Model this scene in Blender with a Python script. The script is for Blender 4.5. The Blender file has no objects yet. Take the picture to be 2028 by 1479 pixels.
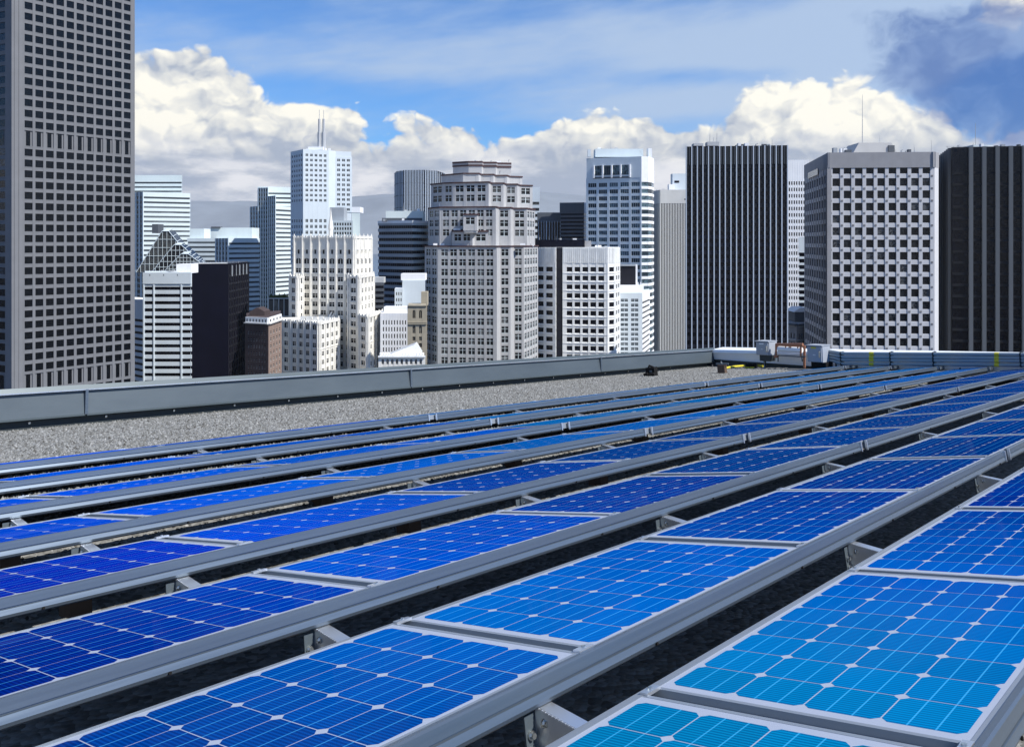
import bpy, bmesh, math, random
import numpy as np
from mathutils import Vector, Matrix
random.seed(7); RNG = np.random.default_rng(7)
SC = bpy.context.scene; COL = SC.collection
# ------------------------------------------------------------------ camera
FPX, HY, CX = 1686.128, 480.0, 1014.0          # focal length in photo pixels, eye-level row, centre column
cam = bpy.data.objects.new('camera', bpy.data.cameras.new('camera')); COL.objects.link(cam)
cam.data.sensor_width = 36.0; cam.data.lens = 36.0*FPX/2028.0
cam.data.shift_y = (HY-739.5)/2028.0
cam.data.clip_start = 0.05; cam.data.clip_end = 60000.0
cam.rotation_euler = (math.radians(90), 0, 0); SC.camera = cam
# ------------------------------------------------------------------ sun, sky, exposure
SUN_AZ, SUN_EL = math.atan2(0.88, -0.475), math.radians(47)
sun_dir = Vector((math.sin(SUN_AZ)*math.cos(SUN_EL), math.cos(SUN_AZ)*math.cos(SUN_EL), math.sin(SUN_EL)))
sl = bpy.data.lights.new('sun', 'SUN'); sl.energy = 5.0; sl.angle = math.radians(0.5); sl.color = (1.0, 0.975, 0.93)
sun = bpy.data.objects.new('sun', sl); COL.objects.link(sun)
sun.rotation_euler = sun_dir.to_track_quat('Z', 'Y').to_euler(); sun.location = (60, -60, 90)
SC.view_settings.view_transform = 'Standard'; SC.view_settings.look = 'None'
SC.view_settings.exposure = 0.28; SC.view_settings.gamma = 1.0; SC.view_settings.use_curve_mapping = False

def lin(r, g, b):
    f = lambda c: (c/255.0/12.92) if c/255.0 <= 0.04045 else ((c/255.0+0.055)/1.055)**2.4
    return (f(r), f(g), f(b), 1.0)

class NT:                                        # tiny node-graph helper
    def __init__(s, tree): s.t = tree; s.n = tree.nodes; s.l = tree.links
    def put(s, sock, v):
        if hasattr(v, 'is_output') or isinstance(v, bpy.types.NodeSocket): s.l.new(v, sock)
        else: sock.default_value = v
    def m(s, op, a, b=None, c=None, clamp=False):
        n = s.n.new('ShaderNodeMath'); n.operation = op; n.use_clamp = clamp
        for i, v in enumerate((a, b, c)):
            if v is not None: s.put(n.inputs[i], v)
        return n.outputs[0]
    def sstep(s, x, lo, hi, a=0.0, b=1.0):
        n = s.n.new('ShaderNodeMapRange'); n.interpolation_type = 'SMOOTHSTEP'
        for i, v in enumerate((x, lo, hi, a, b)): s.put(n.inputs[i], v)
        return n.outputs[0]
    def xyz(s, x, y, z=0.0):
        n = s.n.new('ShaderNodeCombineXYZ')
        for i, v in enumerate((x, y, z)): s.put(n.inputs[i], v)
        return n.outputs[0]
    def noise(s, v, scale, detail=4.0, rough=0.5, dist=0.0, lac=2.0):
        n = s.n.new('ShaderNodeTexNoise')
        if v is not None: s.l.new(v, n.inputs['Vector'])
        n.inputs['Scale'].default_value = scale; n.inputs['Detail'].default_value = detail
        n.inputs['Roughness'].default_value = rough; n.inputs['Distortion'].default_value = dist
        n.inputs['Lacunarity'].default_value = lac
        return n.outputs['Fac']
    def mix(s, f, a, b, blend='MIX'):
        n = s.n.new('ShaderNodeMix'); n.data_type = 'RGBA'; n.blend_type = blend
        s.put(n.inputs['Factor'], f); s.put(n.inputs['A'], a); s.put(n.inputs['B'], b)
        return n.outputs['Result']
    def vm(s, op, a, b):
        n = s.n.new('ShaderNodeVectorMath'); n.operation = op; s.put(n.inputs[0], a); s.put(n.inputs[1], b); return n.outputs[0]

def build_world():
    w = bpy.data.worlds.new('World'); SC.world = w; w.use_nodes = True
    w.cycles.sampling_method = 'MANUAL'; w.cycles.sample_map_resolution = 512
    t = NT(w.node_tree); bg = t.n['Background']; bg.inputs['Strength'].default_value = 0.10; S = 0.12
    sky = t.n.new('ShaderNodeTexSky'); sky.sky_type = 'NISHITA'; sky.sun_disc = False
    sky.sun_elevation = SUN_EL; sky.sun_rotation = SUN_AZ; sky.altitude = 100; sky.air_density = 1.0
    sky.dust_density = 0.3; sky.ozone_density = 3.0
    tc = t.n.new('ShaderNodeTexCoord'); sp = t.n.new('ShaderNodeSeparateXYZ'); t.l.new(tc.outputs['Generated'], sp.inputs[0])
    x, y, z = sp.outputs
    az = t.m('ARCTAN2', x, y); el = t.m('ARCSINE', z)
    def ae(px, py):
        dx = (px-CX)/FPX; return math.atan(dx), math.atan((HY-py)/FPX/math.sqrt(1+dx*dx))
    E = lambda py: ae(1014, py)[1]
    def n2(v, scale, detail, rough=.5, dist=0.0, color=False):
        n = t.n.new('ShaderNodeTexNoise'); n.noise_dimensions = '2D'; t.l.new(v, n.inputs['Vector'])
        for k, q in (('Scale', scale), ('Detail', detail), ('Roughness', rough), ('Distortion', dist)): n.inputs[k].default_value = q
        return n.outputs['Color' if color else 'Fac']
    def vor(v, scale, detail=2.0):
        n = t.n.new('ShaderNodeTexVoronoi'); n.voronoi_dimensions = '2D'; n.feature = 'F1'; n.normalize = False; t.l.new(v, n.inputs['Vector'])
        n.inputs['Scale'].default_value = scale; n.inputs['Detail'].default_value = detail; n.inputs['Roughness'].default_value = .5
        return n.outputs['Distance']
    V = t.xyz(az, t.m('MULTIPLY', el, 1.3))
    wcol = n2(V, 16.0, 3.0, .55, 0, True)
    V2 = t.vm('ADD', V, t.vm('MULTIPLY', t.vm('SUBTRACT', wcol, (.5, .5, .5)), (.045, .045, 0)))
    big = n2(V, 7.0, 7.0, .55)
    def blobs(lst):
        tot = None
        for (px, py, wx, wy, A) in lst:
            a0, e0 = ae(px, py)
            gx = t.m('DIVIDE', t.m('SUBTRACT', az, a0), wx/FPX); gy = t.m('DIVIDE', t.m('SUBTRACT', el, e0), wy/FPX)
            g = t.m('MULTIPLY', t.m('EXPONENT', t.m('MULTIPLY', t.m('ADD', t.m('MULTIPLY', gx, gx), t.m('MULTIPLY', gy, gy)), -1.0)), A)
            tot = g if tot is None else t.m('ADD', tot, g)
        return tot
    # heaped clouds (azimuth / elevation), going on round the horizon beyond the frame
    cum = blobs([(200, 250, 240, 130, 1.0), (320, 190, 130, 75, .75), (400, 185, 70, 70, .5), (530, 265, 110, 50, .75), (650, 240, 80, 34, .8), (815, 235, 55, 45, .72), (905, 270, 55, 30, .6),
                 (1170, 265, 120, 65, .95), (1320, 300, 120, 50, .6), (1590, 235, 145, 80, 1.0), (1760, 270, 100, 55, .8), (2010, 15, 120, 45, .7), 
                 (2420, 230, 200, 150, .8), (-420, 240, 260, 140, .9), (2950, 220, 300, 120, .8), (-1100, 250, 300, 120, .8)])
    deck = t.sstep(el, E(360), E(212), 0.95, 0.0)
    v1 = vor(V2, 26.0, 2.0)
    nz = t.m('ADD', t.m('MULTIPLY', t.m('SUBTRACT', big, .5), 1.1), t.m('MULTIPLY', t.m('SUBTRACT', .42, v1), .42))
    e = t.m('ADD', t.m('ADD', cum, deck), nz)
    dens = t.sstep(e, .34, .54)
    # relief of the heaps: the same field sampled a little towards the light
    v2 = vor(t.vm('ADD', V2, (.006, .012, 0.0)), 26.0, 2.0); big2 = n2(t.vm('ADD', V, (.010, .020, 0.0)), 7.0, 7.0, .55)
    relief = t.m('ADD', t.m('MULTIPLY', t.m('SUBTRACT', v2, v1), .85), t.m('MULTIPLY', t.m('SUBTRACT', big, big2), 1.9))
    top = blobs([(260, 195, 240, 85, .8), (640, 222, 100, 32, .65), (810, 210, 80, 50, .55), (905, 260, 50, 30, .4), (1180, 225, 130, 55, .62), (1600, 210, 200, 80, .75), (1760, 240, 120, 50, .3), (2010, 0, 130, 50, .5), (2350, 150, 260, 120, .6), (-420, 190, 260, 110, .7), (2950, 150, 300, 120, .6), (-1100, 190, 300, 100, .6)])
    lit = t.m('ADD', t.m('ADD', relief, top), .22, clamp=True)
    ccol = t.mix(lit, (.43/S, .49/S, .60/S, 1), (1.06/S, 1.03/S, .92/S, 1))
    ln = n2(t.xyz(az, t.m('MULTIPLY', el, 3.5)), 7.0, 5.0, .6)
    lowc = t.mix(t.sstep(ln, .36, .64), (.40/S, .46/S, .58/S, 1), (.88/S, .88/S, .91/S, 1))
    ccol = t.mix(t.sstep(el, E(360), E(255), 1.0, 0.0), ccol, lowc)
    # thin high veil in long slanting streaks
    Vv = t.xyz(t.m('ADD', az, t.m('MULTIPLY', el, 1.2)), t.m('SUBTRACT', t.m('MULTIPLY', el, 5.0), t.m('MULTIPLY', az, .9)))
    veil = t.m('ADD', t.m('MULTIPLY', t.m('SUBTRACT', n2(Vv, 2.6, 6.0, .58), .5), 1.5),
               blobs([(950, 110, 480, 85, .62), (1550, 70, 380, 70, .62), (1300, 215, 330, 45, .7), (1780, 70, 190, 110, .85), (300, 0, 260, 40, -.35), (420, 90, 160, 50, .25), (620, 190, 210, 40, -.35), (1430, 150, 190, 22, -.55), (1985, 190, 80, 80, -1.1), (2600, 100, 600, 150, .45), (-600, 100, 500, 150, .45)]))
    vf = t.m('MULTIPLY', t.sstep(veil, -.12, .75), .88)
    blue = t.mix(1.0, sky.outputs[0], (.36, .78, 1.25, 1), 'MULTIPLY'); blue = t.mix(.10, blue, (.50/S, .66/S, .90/S, 1))
    out = t.mix(vf, blue, (.47/S, .60/S, .80/S, 1)); out = t.mix(dens, out, ccol)
    st = t.m('ADD', blobs([(1990, 185, 120, 95, 1.0), (1640, 30, 260, 45, .34), (1830, 95, 120, 60, .45), (2250, 120, 260, 120, .8), (700, 268, 150, 24, .34), (1010, 292, 100, 20, .3), (-500, 60, 300, 80, .5)]), t.m('MULTIPLY', t.m('SUBTRACT', n2(V2, 7.0, 7.0, .58), .5), 1.3))
    stc = t.mix(t.sstep(n2(V2, 12.0, 4.0, .55), .35, .7), (.050/S, .145/S, .44/S, 1), (.22/S, .34/S, .62/S, 1))
    out = t.mix(t.m('MULTIPLY', t.sstep(st, .36, .66), .80), out, stc)
    t.l.new(out, bg.inputs['Color'])
build_world()

# ------------------------------------------------------------------ materials
MATS = {}
def base_mat(name):
    m = bpy.data.materials.new(name); m.use_nodes = True; MATS[name] = m
    return m, NT(m.node_tree), m.node_tree.nodes['Principled BSDF']
def stone(name, rgb, var=0.16, scale=0.6, rough=0.85, streak=0.5, bump=0.0):
    """facade stone / concrete / painted metal: cloudy tone, vertical weather streaks"""
    m, t, p = base_mat(name)
    tc = t.n.new('ShaderNodeTexCoord').outputs['Object']
    var = var*1.45
    n1 = t.noise(tc, scale, 5.0, .6); n2 = t.noise(t.vm('MULTIPLY', tc, (2.2, 2.2, .12)), scale*1.6, 4.0, .6)
    f = t.m('ADD', t.m('MULTIPLY', t.m('SUBTRACT', n1, .5), var*2), t.m('MULTIPLY', t.m('SUBTRACT', n2, .5), var*2*streak))
    c = t.mix(1.0, tuple(rgb[:3])+(1,), t.xyz(*[t.m('ADD', f, 1.0)]*3), 'MULTIPLY')
    t.l.new(c, p.inputs['Base Color']); p.inputs['Roughness'].default_value = rough; p.inputs['Specular IOR Level'].default_value = 0.12
    if bump:
        b = t.n.new('ShaderNodeBump'); b.inputs['Strength'].default_value = bump; b.inputs['Distance'].default_value = .01
        t.l.new(t.noise(tc, scale*30, 4.0), b.inputs['Height']); t.l.new(b.outputs[0], p.inputs['Normal'])
    return m
def metal(name, rgb, rough=0.35, metallic=0.85, var=0.12, scale=8.0, stretch=(1, 1, 1), bump=0.0):
    m, t, p = base_mat(name)
    tc = t.vm('MULTIPLY', t.n.new('ShaderNodeTexCoord').outputs['Object'], stretch)
    n = t.noise(tc, scale, 6.0, .62)
    c = t.mix(1.0, tuple(rgb[:3])+(1,), t.xyz(*[t.m('ADD', t.m('MULTIPLY', t.m('SUBTRACT', n, .5), var*2), 1.0)]*3), 'MULTIPLY')
    t.l.new(c, p.inputs['Base Color']); p.inputs['Metallic'].default_value = metallic
    t.l.new(t.m('ADD', t.m('MULTIPLY', n, .22), rough-.11), p.inputs['Roughness'])
    if bump:
        b = t.n.new('ShaderNodeBump'); b.inputs['Strength'].default_value = bump; b.inputs['Distance'].default_value = .004
        t.l.new(t.noise(tc, scale*2.0, 4.0), b.inputs['Height']); t.l.new(b.outputs[0], p.inputs['Normal'])
    return m
def glass(name, dark=(.008, .010, .014), light=(.10, .105, .10), share=.8, rough=.06):
    """window pane: dark room behind, a few paled by blinds and painted-in reflections; slightly wavy so that mirror images break up"""
    m, t, p = base_mat(name)
    r = t.n.new('ShaderNodeObjectInfo').outputs['Random']
    tc = t.n.new('ShaderNodeTexCoord').outputs['Object']
    n = t.noise(t.vm('ADD', tc, t.xyz(t.m('MULTIPLY', r, 37.0), r, r)), 1.7, 3.0, .6, 1.5)
    f = t.m('MULTIPLY', t.m('ADD', t.sstep(r, share-.12, share+.15), t.m('MULTIPLY', t.m('FRACT', t.m('MULTIPLY', r, 17.3)), .16)), t.sstep(n, .42, .58, .15, 1.0))
    t.l.new(t.mix(f, dark+(1,), light+(1,)), p.inputs['Base Color'])
    p.inputs['Roughness'].default_value = rough; p.inputs['Specular IOR Level'].default_value = .22
    b = t.n.new('ShaderNodeBump'); b.inputs['Strength'].default_value = .25; b.inputs['Distance'].default_value = .12
    t.l.new(n, b.inputs['Height']); t.l.new(b.outputs[0], p.inputs['Normal'])
    return m
G_DARK = glass('window_glass_dark'); G_MID = glass('window_glass_mixed', (.012, .014, .018), (.22, .22, .21), .62)
G_BLUE = glass('window_glass_blue', (.018, .030, .040), (.10, .16, .19), .5)
G_BLACK = glass('window_glass_black', (.004, .004, .007), (.012, .014, .022), .7, .12)
G_GREY = glass('window_glass_grey', (.045, .055, .065), (.16, .18, .19), .6)

# ------------------------------------------------------------------ mesh helpers
class MB:
    def __init__(s): s.v = []; s.f = []; s.m = []; s.mats = []
    def mi(s, mat):
        if mat not in s.mats: s.mats.append(mat)
        return s.mats.index(mat)
    def poly(s, pts, mat):
        i = len(s.v); s.v += [tuple(p) for p in pts]; s.f.append(tuple(range(i, i+len(pts)))); s.m.append(s.mi(mat))
    def hexa(s, c, mat):                          # 8 corners: bottom ring 0-3, top ring 4-7
        i = len(s.v); s.v += [tuple(p) for p in c]; k = s.mi(mat)
        for q in ((3, 2, 1, 0), (4, 5, 6, 7), (0, 1, 5, 4), (1, 2, 6, 5), (2, 3, 7, 6), (3, 0, 4, 7)):
            s.f.append(tuple(i+j for j in q)); s.m.append(k)
    def box(s, o, ax, ay, az, mat):               # origin corner and three edge vectors
        o, ax, ay, az = map(Vector, (o, ax, ay, az))
        s.hexa([o, o+ax, o+ax+ay, o+ay, o+az, o+ax+az, o+ax+ay+az, o+ay+az], mat)
    def cbox(s, c, size, mat): s.box((c[0]-size[0]/2, c[1]-size[1]/2, c[2]-size[2]/2), (size[0], 0, 0), (0, size[1], 0), (0, 0, size[2]), mat)
    def prism(s, ring, z0, z1, mat, top=None, shrink=1.0):
        n = len(ring); cx = sum(p[0] for p in ring)/n; cy = sum(p[1] for p in ring)/n
        up = [(cx+(p[0]-cx)*shrink, cy+(p[1]-cy)*shrink) for p in ring]
        for j in range(n):
            k = (j+1) % n
            s.poly([(*ring[j], z0), (*ring[k], z0), (*up[k], z1), (*up[j], z1)], mat)
        s.poly([(*p, z1) for p in up], top or mat)
    def tube(s, pts, r, mat, n=8, caps=True):
        rings = []
        for i, p in enumerate(pts):
            p = Vector(p); d = (Vector(pts[min(i+1, len(pts)-1)])-Vector(pts[max(i-1, 0)])).normalized()
            a = d.cross(Vector((0, 0, 1)));  a = a.normalized() if a.length > 1e-4 else Vector((1, 0, 0)); b = d.cross(a)
            rr = r[i] if isinstance(r, (list, tuple)) else r
            rings.append([p+(a*math.cos(2*math.pi*k/n)+b*math.sin(2*math.pi*k/n))*rr for k in range(n)])
        base = len(s.v); k0 = s.mi(mat)
        for rg in rings: s.v += [tuple(q) for q in rg]
        for i in range(len(rings)-1):
            for k in range(n):
                s.f.append((base+i*n+k, base+i*n+(k+1) % n, base+(i+1)*n+(k+1) % n, base+(i+1)*n+k)); s.m.append(k0)
        if caps: s.poly(list(reversed(rings[0])), mat); s.poly(rings[-1], mat)
    def mesh(s, name, off=(0, 0, 0)):
        me = bpy.data.meshes.new(name); o = off
        me.from_pydata([(v[0]-o[0], v[1]-o[1], v[2]-o[2]) for v in s.v], [], s.f)
        for m in s.mats: me.materials.append(m)
        me.polygons.foreach_set('material_index', s.m); me.update(); return me
def link(name, data=None, parent=None, mat=None):
    o = bpy.data.objects.new(name, data); COL.objects.link(o)
    if parent is not None: o.parent = parent
    if mat is not None: o.matrix_local = mat if parent is not None else mat
    return o
def tag(o, label=None, cat=None, group=None, kind=None):
    for k, v in (('label', label), ('category', cat), ('group', group), ('kind', kind)):
        if v: o[k] = v
    return o
UNIT = {}
def unit_cube(mat):
    if mat.name not in UNIT:
        b = MB(); b.cbox((0, 0, 0), (1, 1, 1), mat); UNIT[mat.name] = b.mesh('piece')
    return UNIT[mat.name]
WIN = {}
def window_mesh(kind, gm, fm):
    key = (kind, gm.name, fm.name)
    if key in WIN: return WIN[key]
    b = MB(); t = .07
    def bar(x0, x1, z0, z1, d=.18): b.box((x0, -d, z0), (x1-x0, 0, 0), (0, d, 0), (0, 0, z1-z0), fm)
    if kind == 'arch':
        pts = [(-.5, -.5), (.5, -.5)]+[(.5*math.cos(a), .15+.35*math.sin(a)) for a in np.linspace(0, math.pi, 7)]
        b.poly([(x, -.06, z) for x, z in pts], gm); bar(-.05, .05, -.5, .42, .12)
        # spandrel corners above the arch
        for sgn in (-1, 1):
            a = [(sgn*.5*math.cos(q), .15+.35*math.sin(q)) for q in np.linspace(0, math.pi/2, 4)]
            c = [(sgn*.5, .5)]+[(0, .5)]+a[::-1]
            b.poly([(x, -.16, z) for x, z in c], fm)
    elif kind == 'slot':
        pts = [(-.5, -.5), (.5, -.5), (.5, .38), (.28, .5), (-.28, .5), (-.5, .38)]
        b.poly([(x, -.06, z) for x, z in pts], gm)
    elif kind == 'wide':
        b.poly([(-.5, -.06, -.5), (.5, -.06, -.5), (.5, -.06, .5), (-.5, -.06, .5)], gm)
        for x in (-.25, 0, .25): bar(x-.012, x+.012, -.5, .5, .12)
    else:
        b.poly([(-.5, -.06, -.5), (.5, -.06, -.5), (.5, -.06, .5), (-.5, -.06, .5)], gm)
        if kind == 'double': bar(-.035, .035, -.5, .5, .12); bar(-.5, -.035, .12, .17, .10); bar(.035, .5, .12, .17, .10)
        if kind == 'sash': bar(-.5, .5, -.02, .04, .12)
        if kind == 'bay': bar(-.17, -.14, -.5, .5, .12); bar(.14, .17, -.5, .5, .12)
        bar(-.5, .5, -.5, -.45, .22)
    WIN[key] = b.mesh('window'); return WIN[key]

# ------------------------------------------------------------------ buildings
GROUND = -96.0
KD = 1.0                             # distance factor of the building being built
def XY(px, D): return ((px-CX)/FPX*D*KD, D*KD)
def ZZ(py, D): return (HY-py)/FPX*D*KD
class Face:
    def __init__(s, p0, p1):
        s.p0, s.p1 = Vector(p0), Vector(p1); d = s.p1-s.p0; s.W = d.length; s.u = d/s.W; s.n = Vector((s.u.y, -s.u.x))
        s.D = (p0[1]+p1[1])/2/KD; s.ang = math.atan2(s.u.y, s.u.x)
    def at(s, u, d, z): p = s.p0+s.u*u+s.n*d; return (p.x, p.y, z)
    def z(s, py): return ZZ(py, s.D)
class Bld:
    def __init__(s, name, label, plan, ytop, wall, depth=28.0, cat='building', ref=None, zt=None):
        s.pl = [XY(*p) for p in plan]; s.wall = wall
        D = plan[ref][1] if ref is not None else min(p[1] for p in plan)
        s.z1 = ZZ(ytop, D) if zt is None else zt
        c = (sum(p[0] for p in s.pl)/len(s.pl), sum(p[1] for p in s.pl)/len(s.pl)+depth/2)
        s.loc = (c[0], c[1], GROUND); s.root = link(name); s.root.location = s.loc
        tag(s.root, label, cat); s.parts = {}; s.wins = []; s.depth = depth
        s.solid('wall', s.pl, GROUND, s.z1, wall)
    def mb(s, part):
        if part not in s.parts: s.parts[part] = MB()
        return s.parts[part]
    def ring(s, pl, depth=None):
        depth = depth or s.depth; r = list(pl)
        for p in (pl[-1], pl[0]):
            q = Vector(p).normalized()*depth; r.append((p[0]+q.x, p[1]+q.y))
        return r
    def solid(s, part, pl, z0, z1, mat, depth=None, top=None, shrink=1.0): s.mb(part).prism(s.ring(pl, depth), z0, z1, mat, top, shrink)
    def face(s, i, pl=None): pl = pl or s.pl; return Face(pl[i], pl[i+1])
    def fbox(s, part, F, u0, u1, z0, z1, d0, d1, mat):
        a = F.at(u0, d1, z0); s.mb(part).box(a, (F.u.x*(u1-u0), F.u.y*(u1-u0), 0), (-F.n.x*(d1-d0), -F.n.y*(d1-d0), 0), (0, 0, z1-z0), mat)
    def piece(s, name, F, u0, u1, z0, z1, d0, d1, mat):      # one pickable piece, its own object
        c = F.at((u0+u1)/2, (d0+d1)/2, (z0+z1)/2)
        M = Matrix.Translation(Vector(c)-Vector(s.loc)) @ Matrix.Rotation(F.ang, 4, 'Z') @ Matrix.Diagonal((u1-u0, d1-d0, z1-z0, 1))
        return link(name, unit_cube(mat), s.root, M)
    def win(s, F, u, z, w, h, kind, gm, fm): s.wins.append((F, u, z, w, h, kind, gm, fm))
    def rows(s, ztop, n, fh, hf): return [(ztop-fh*(i+.5), fh*hf) for i in range(n)]
    def grid(s, F, cols, rows, wf, ml=0, mr=0, rec=.5, kind='plain', gm=G_DARK, fm=None, z0=None, z1=None, part='wall', pier=None, mat=None, pmat=None, proud=.05, skip=()):
        mat = mat or s.wall; pmat = pmat or mat; fm = fm or mat; cw = (F.W-ml-mr)/cols; ww = cw*wf
        z1 = s.z1 if z1 is None else z1; z0 = (rows[-1][0]-rows[-1][1]*.5-1.0) if z0 is None else z0
        ed = [-rec*.9]
        for c in range(cols): ed += [ml+cw*(c+.5)-ww/2, ml+cw*(c+.5)+ww/2]
        ed.append(F.W+rec*.9)
        for k in range(0, len(ed), 2): s.fbox(part, F, ed[k], ed[k+1], z0-.02, z1, 0, rec, pmat)
        zz = [z1-.03]
        for r in rows: zz += [r[0]+r[1]/2, r[0]-r[1]/2]
        zz.append(z0)
        for k in range(0, len(zz), 2):
            if zz[k]-zz[k+1] > .02: s.fbox(part, F, .01, F.W-.01, zz[k+1], zz[k], .01, rec-proud, mat)
        for ri, r in enumerate(rows):
            for c in range(cols):
                if (ri, c) in skip: continue
                kd = r[3] if len(r) > 3 else kind; w2 = ww*(r[2] if len(r) > 2 else 1)
                s.win(F, ml+cw*(c+.5), r[0], w2, r[1], kd, gm, fm)
    def bands(s, F, rows, u0, u1, rec=.4, gm=G_DARK, mat=None, name='window_band', z0=None, z1=None, part='wall'):
        mat = mat or s.wall; z1 = s.z1 if z1 is None else z1; z0 = (rows[-1][0]-rows[-1][1]*.5-1.0) if z0 is None else z0
        zz = [z1-.03]
        for r in rows: zz += [r[0]+r[1]/2, r[0]-r[1]/2]
        zz.append(z0)
        for k in range(0, len(zz), 2): s.fbox(part, F, -rec*.9, F.W+rec*.9, zz[k+1], zz[k], .0, rec, mat)
        for r in rows: s.piece(name, F, u0, u1, r[0]-r[1]/2, r[0]+r[1]/2, .01, rec*.35, gm)
    def done(s, limit=300):
        for n, b in s.parts.items(): link(n, b.mesh(n, s.loc), s.root)
        W = sorted(s.wins, key=lambda t: -t[3]*t[4]/t[0].D**2)
        for F, u, z, w, h, kind, gm, fm in W[:limit]:
            M = Matrix.Translation(Vector(F.at(u, .03, z))-Vector(s.loc)) @ Matrix.Rotation(F.ang, 4, 'Z') @ Matrix.Diagonal((w, 1, h, 1))
            link('window', window_mesh(kind, gm, fm), s.root, M)
        if W[limit:]:
            b = MB()
            for F, u, z, w, h, kind, gm, fm in W[limit:]:
                b.poly([F.at(u-w/2, .08, z-h/2), F.at(u+w/2, .08, z-h/2), F.at(u+w/2, .08, z+h/2), F.at(u-w/2, .08, z+h/2)], gm)
            tag(link('window_field', b.mesh('window_field', s.loc), s.root), kind='stuff')
        return s.root
def pxw(n, D): return n/FPX*D*KD       # metres covered by n photo pixels at distance D
# ------------------------------------------------------------------ land, bay, hills
gm_ = stone('street_asphalt', (.05, .05, .05), .2, .05)
b = MB(); b.poly([(-20000, -3000, GROUND), (20000, -3000, GROUND), (20000, 1500, GROUND), (-20000, 1500, GROUND)], gm_); tag(link('ground', b.mesh('ground')), kind='structure')
def water_mat():
    m, t, p = base_mat('bay_water'); tc = t.n.new('ShaderNodeTexCoord').outputs['Object']
    p.inputs['Base Color'].default_value = (.05, .075, .10, 1); p.inputs['Roughness'].default_value = .22
    bp = t.n.new('ShaderNodeBump'); bp.inputs['Strength'].default_value = .5; bp.inputs['Distance'].default_value = 2.0
    t.l.new(t.noise(t.vm('MULTIPLY', tc, (.01, .03, 1)), 1.0, 4.0), bp.inputs['Height']); t.l.new(bp.outputs[0], p.inputs['Normal']); return m
b = MB(); b.poly([(-30000, 1500, GROUND-.5), (30000, 1500, GROUND-.5), (30000, 14000, GROUND-.5), (-30000, 14000, GROUND-.5)], water_mat()); tag(link('water', b.mesh('water')), kind='structure')
def hills():
    m = stone('far_hills', (.20, .22, .24), .2, .0025, .95, .2)
    n, k = 260, 26; xs = np.linspace(-13000, 13000, n); b = MB(); P = {}
    def ridge(x): return 96+500+48*math.sin(x/2300.+.9)+26*math.sin(x/900.+2)+9*math.sin(x/310.)+5*math.sin(x/120.+1)+2.5*math.sin(x/41.)
    for i, x in enumerate(xs):
        fall = 1.0 if x < 300 else max(.80, 1-(x-300)/9000.)
        for j in range(k):
            t = j/(k-1.); Y = 7000+2600*t; h = ridge(x)*fall*(math.sin(t*math.pi*.5)**1.2)
            h += (30*math.sin(x/420.+t*5)+22*math.sin(x/190.-t*9+1)+12*math.sin(x/90.+t*17))*t*(1-t)*2.2
            P[i, j] = (x*Y/9600., Y, GROUND-3+h)
    for i in range(n-1):
        for j in range(k-1): b.poly([P[i, j], P[i+1, j], P[i+1, j+1], P[i, j+1]], m)
    me = b.mesh('hills'); o = link('hills', me); bm = bmesh.new(); bm.from_mesh(me); bmesh.ops.remove_doubles(bm, verts=bm.verts, dist=.5); bm.to_mesh(me); bm.free(); me.polygons.foreach_set('use_smooth', [True]*len(me.polygons)); tag(o, kind='structure')
hills()

# ------------------------------------------------------------------ facade materials
m_granite = stone('dark_granite', (.165, .168, .178), .12, .25, .7)
m_granite_lt = stone('dark_granite_pier', (.175, .178, .188), .10, .25, .7)
m_pale = stone('pale_green_concrete', (0.64, 0.704, 0.691), .07, .1)
m_pale2 = stone('pale_grey_concrete', (0.589, 0.653, 0.666), .07, .1)
m_paledk = stone('grey_glazed_bay', (.20, .23, .25), .12, .2, .5)
m_white = stone('white_concrete', (0.82, 0.82, 0.82), .08, .15)
m_white2 = stone('white_terracotta', (0.82, 0.82, 0.794), .14, .3)
m_bluewh = stone('blue_white_panel', (.60, .655, .685), .06, .15, .6)
m_cream = stone('cream_terracotta', (0.768, 0.742, 0.678), .16, .35, .85, 1.0)
m_brown = stone('grey_brown_stone', (.44, .437, .435), .12, .35)
m_brtrim = stone('dark_red_cornice', (.085, .05, .05), .15, .5)
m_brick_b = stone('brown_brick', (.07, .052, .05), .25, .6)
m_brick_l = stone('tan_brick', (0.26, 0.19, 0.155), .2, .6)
m_tan = stone('tan_sandstone', (0.384, 0.339, 0.256), .16, .5)
m_blk = stone('black_cladding', (.004, .004, .010), .3, .2, .35)
m_blk2 = stone('black_mullion', (.018, .018, .024), .2, .2, .45)
m_fin = stone('silver_fin', (.50, .56, .63), .05, .2, .5)
m_grey = stone('mid_grey_panel', (0.333, 0.358, 0.384), .1, .2)
m_dkgrey = stone('dark_grey_panel', (.10, .11, .125), .12, .2)
m_beige = stone('beige_concrete', (0.538, 0.525, 0.499), .08, .15)
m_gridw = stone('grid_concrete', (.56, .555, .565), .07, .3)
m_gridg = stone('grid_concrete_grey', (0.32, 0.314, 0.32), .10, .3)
m_joint = stone('grid_boss', (.20, .195, .20), .1, .3)
m_charc = stone('charcoal_pier', (.115, .125, .135), .12, .25)
m_charc2 = stone('charcoal_spandrel', (.018, .019, .022), .14, .25)
m_roofg = stone('flat_roof_grey', (0.538, 0.55, 0.55), .2, .3)
m_green = stone('planted_edge', (.06, .09, .03), .4, 2.0)
m_mast = stone('mast_paint', (.45, .46, .47), .1, 1.0)
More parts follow.
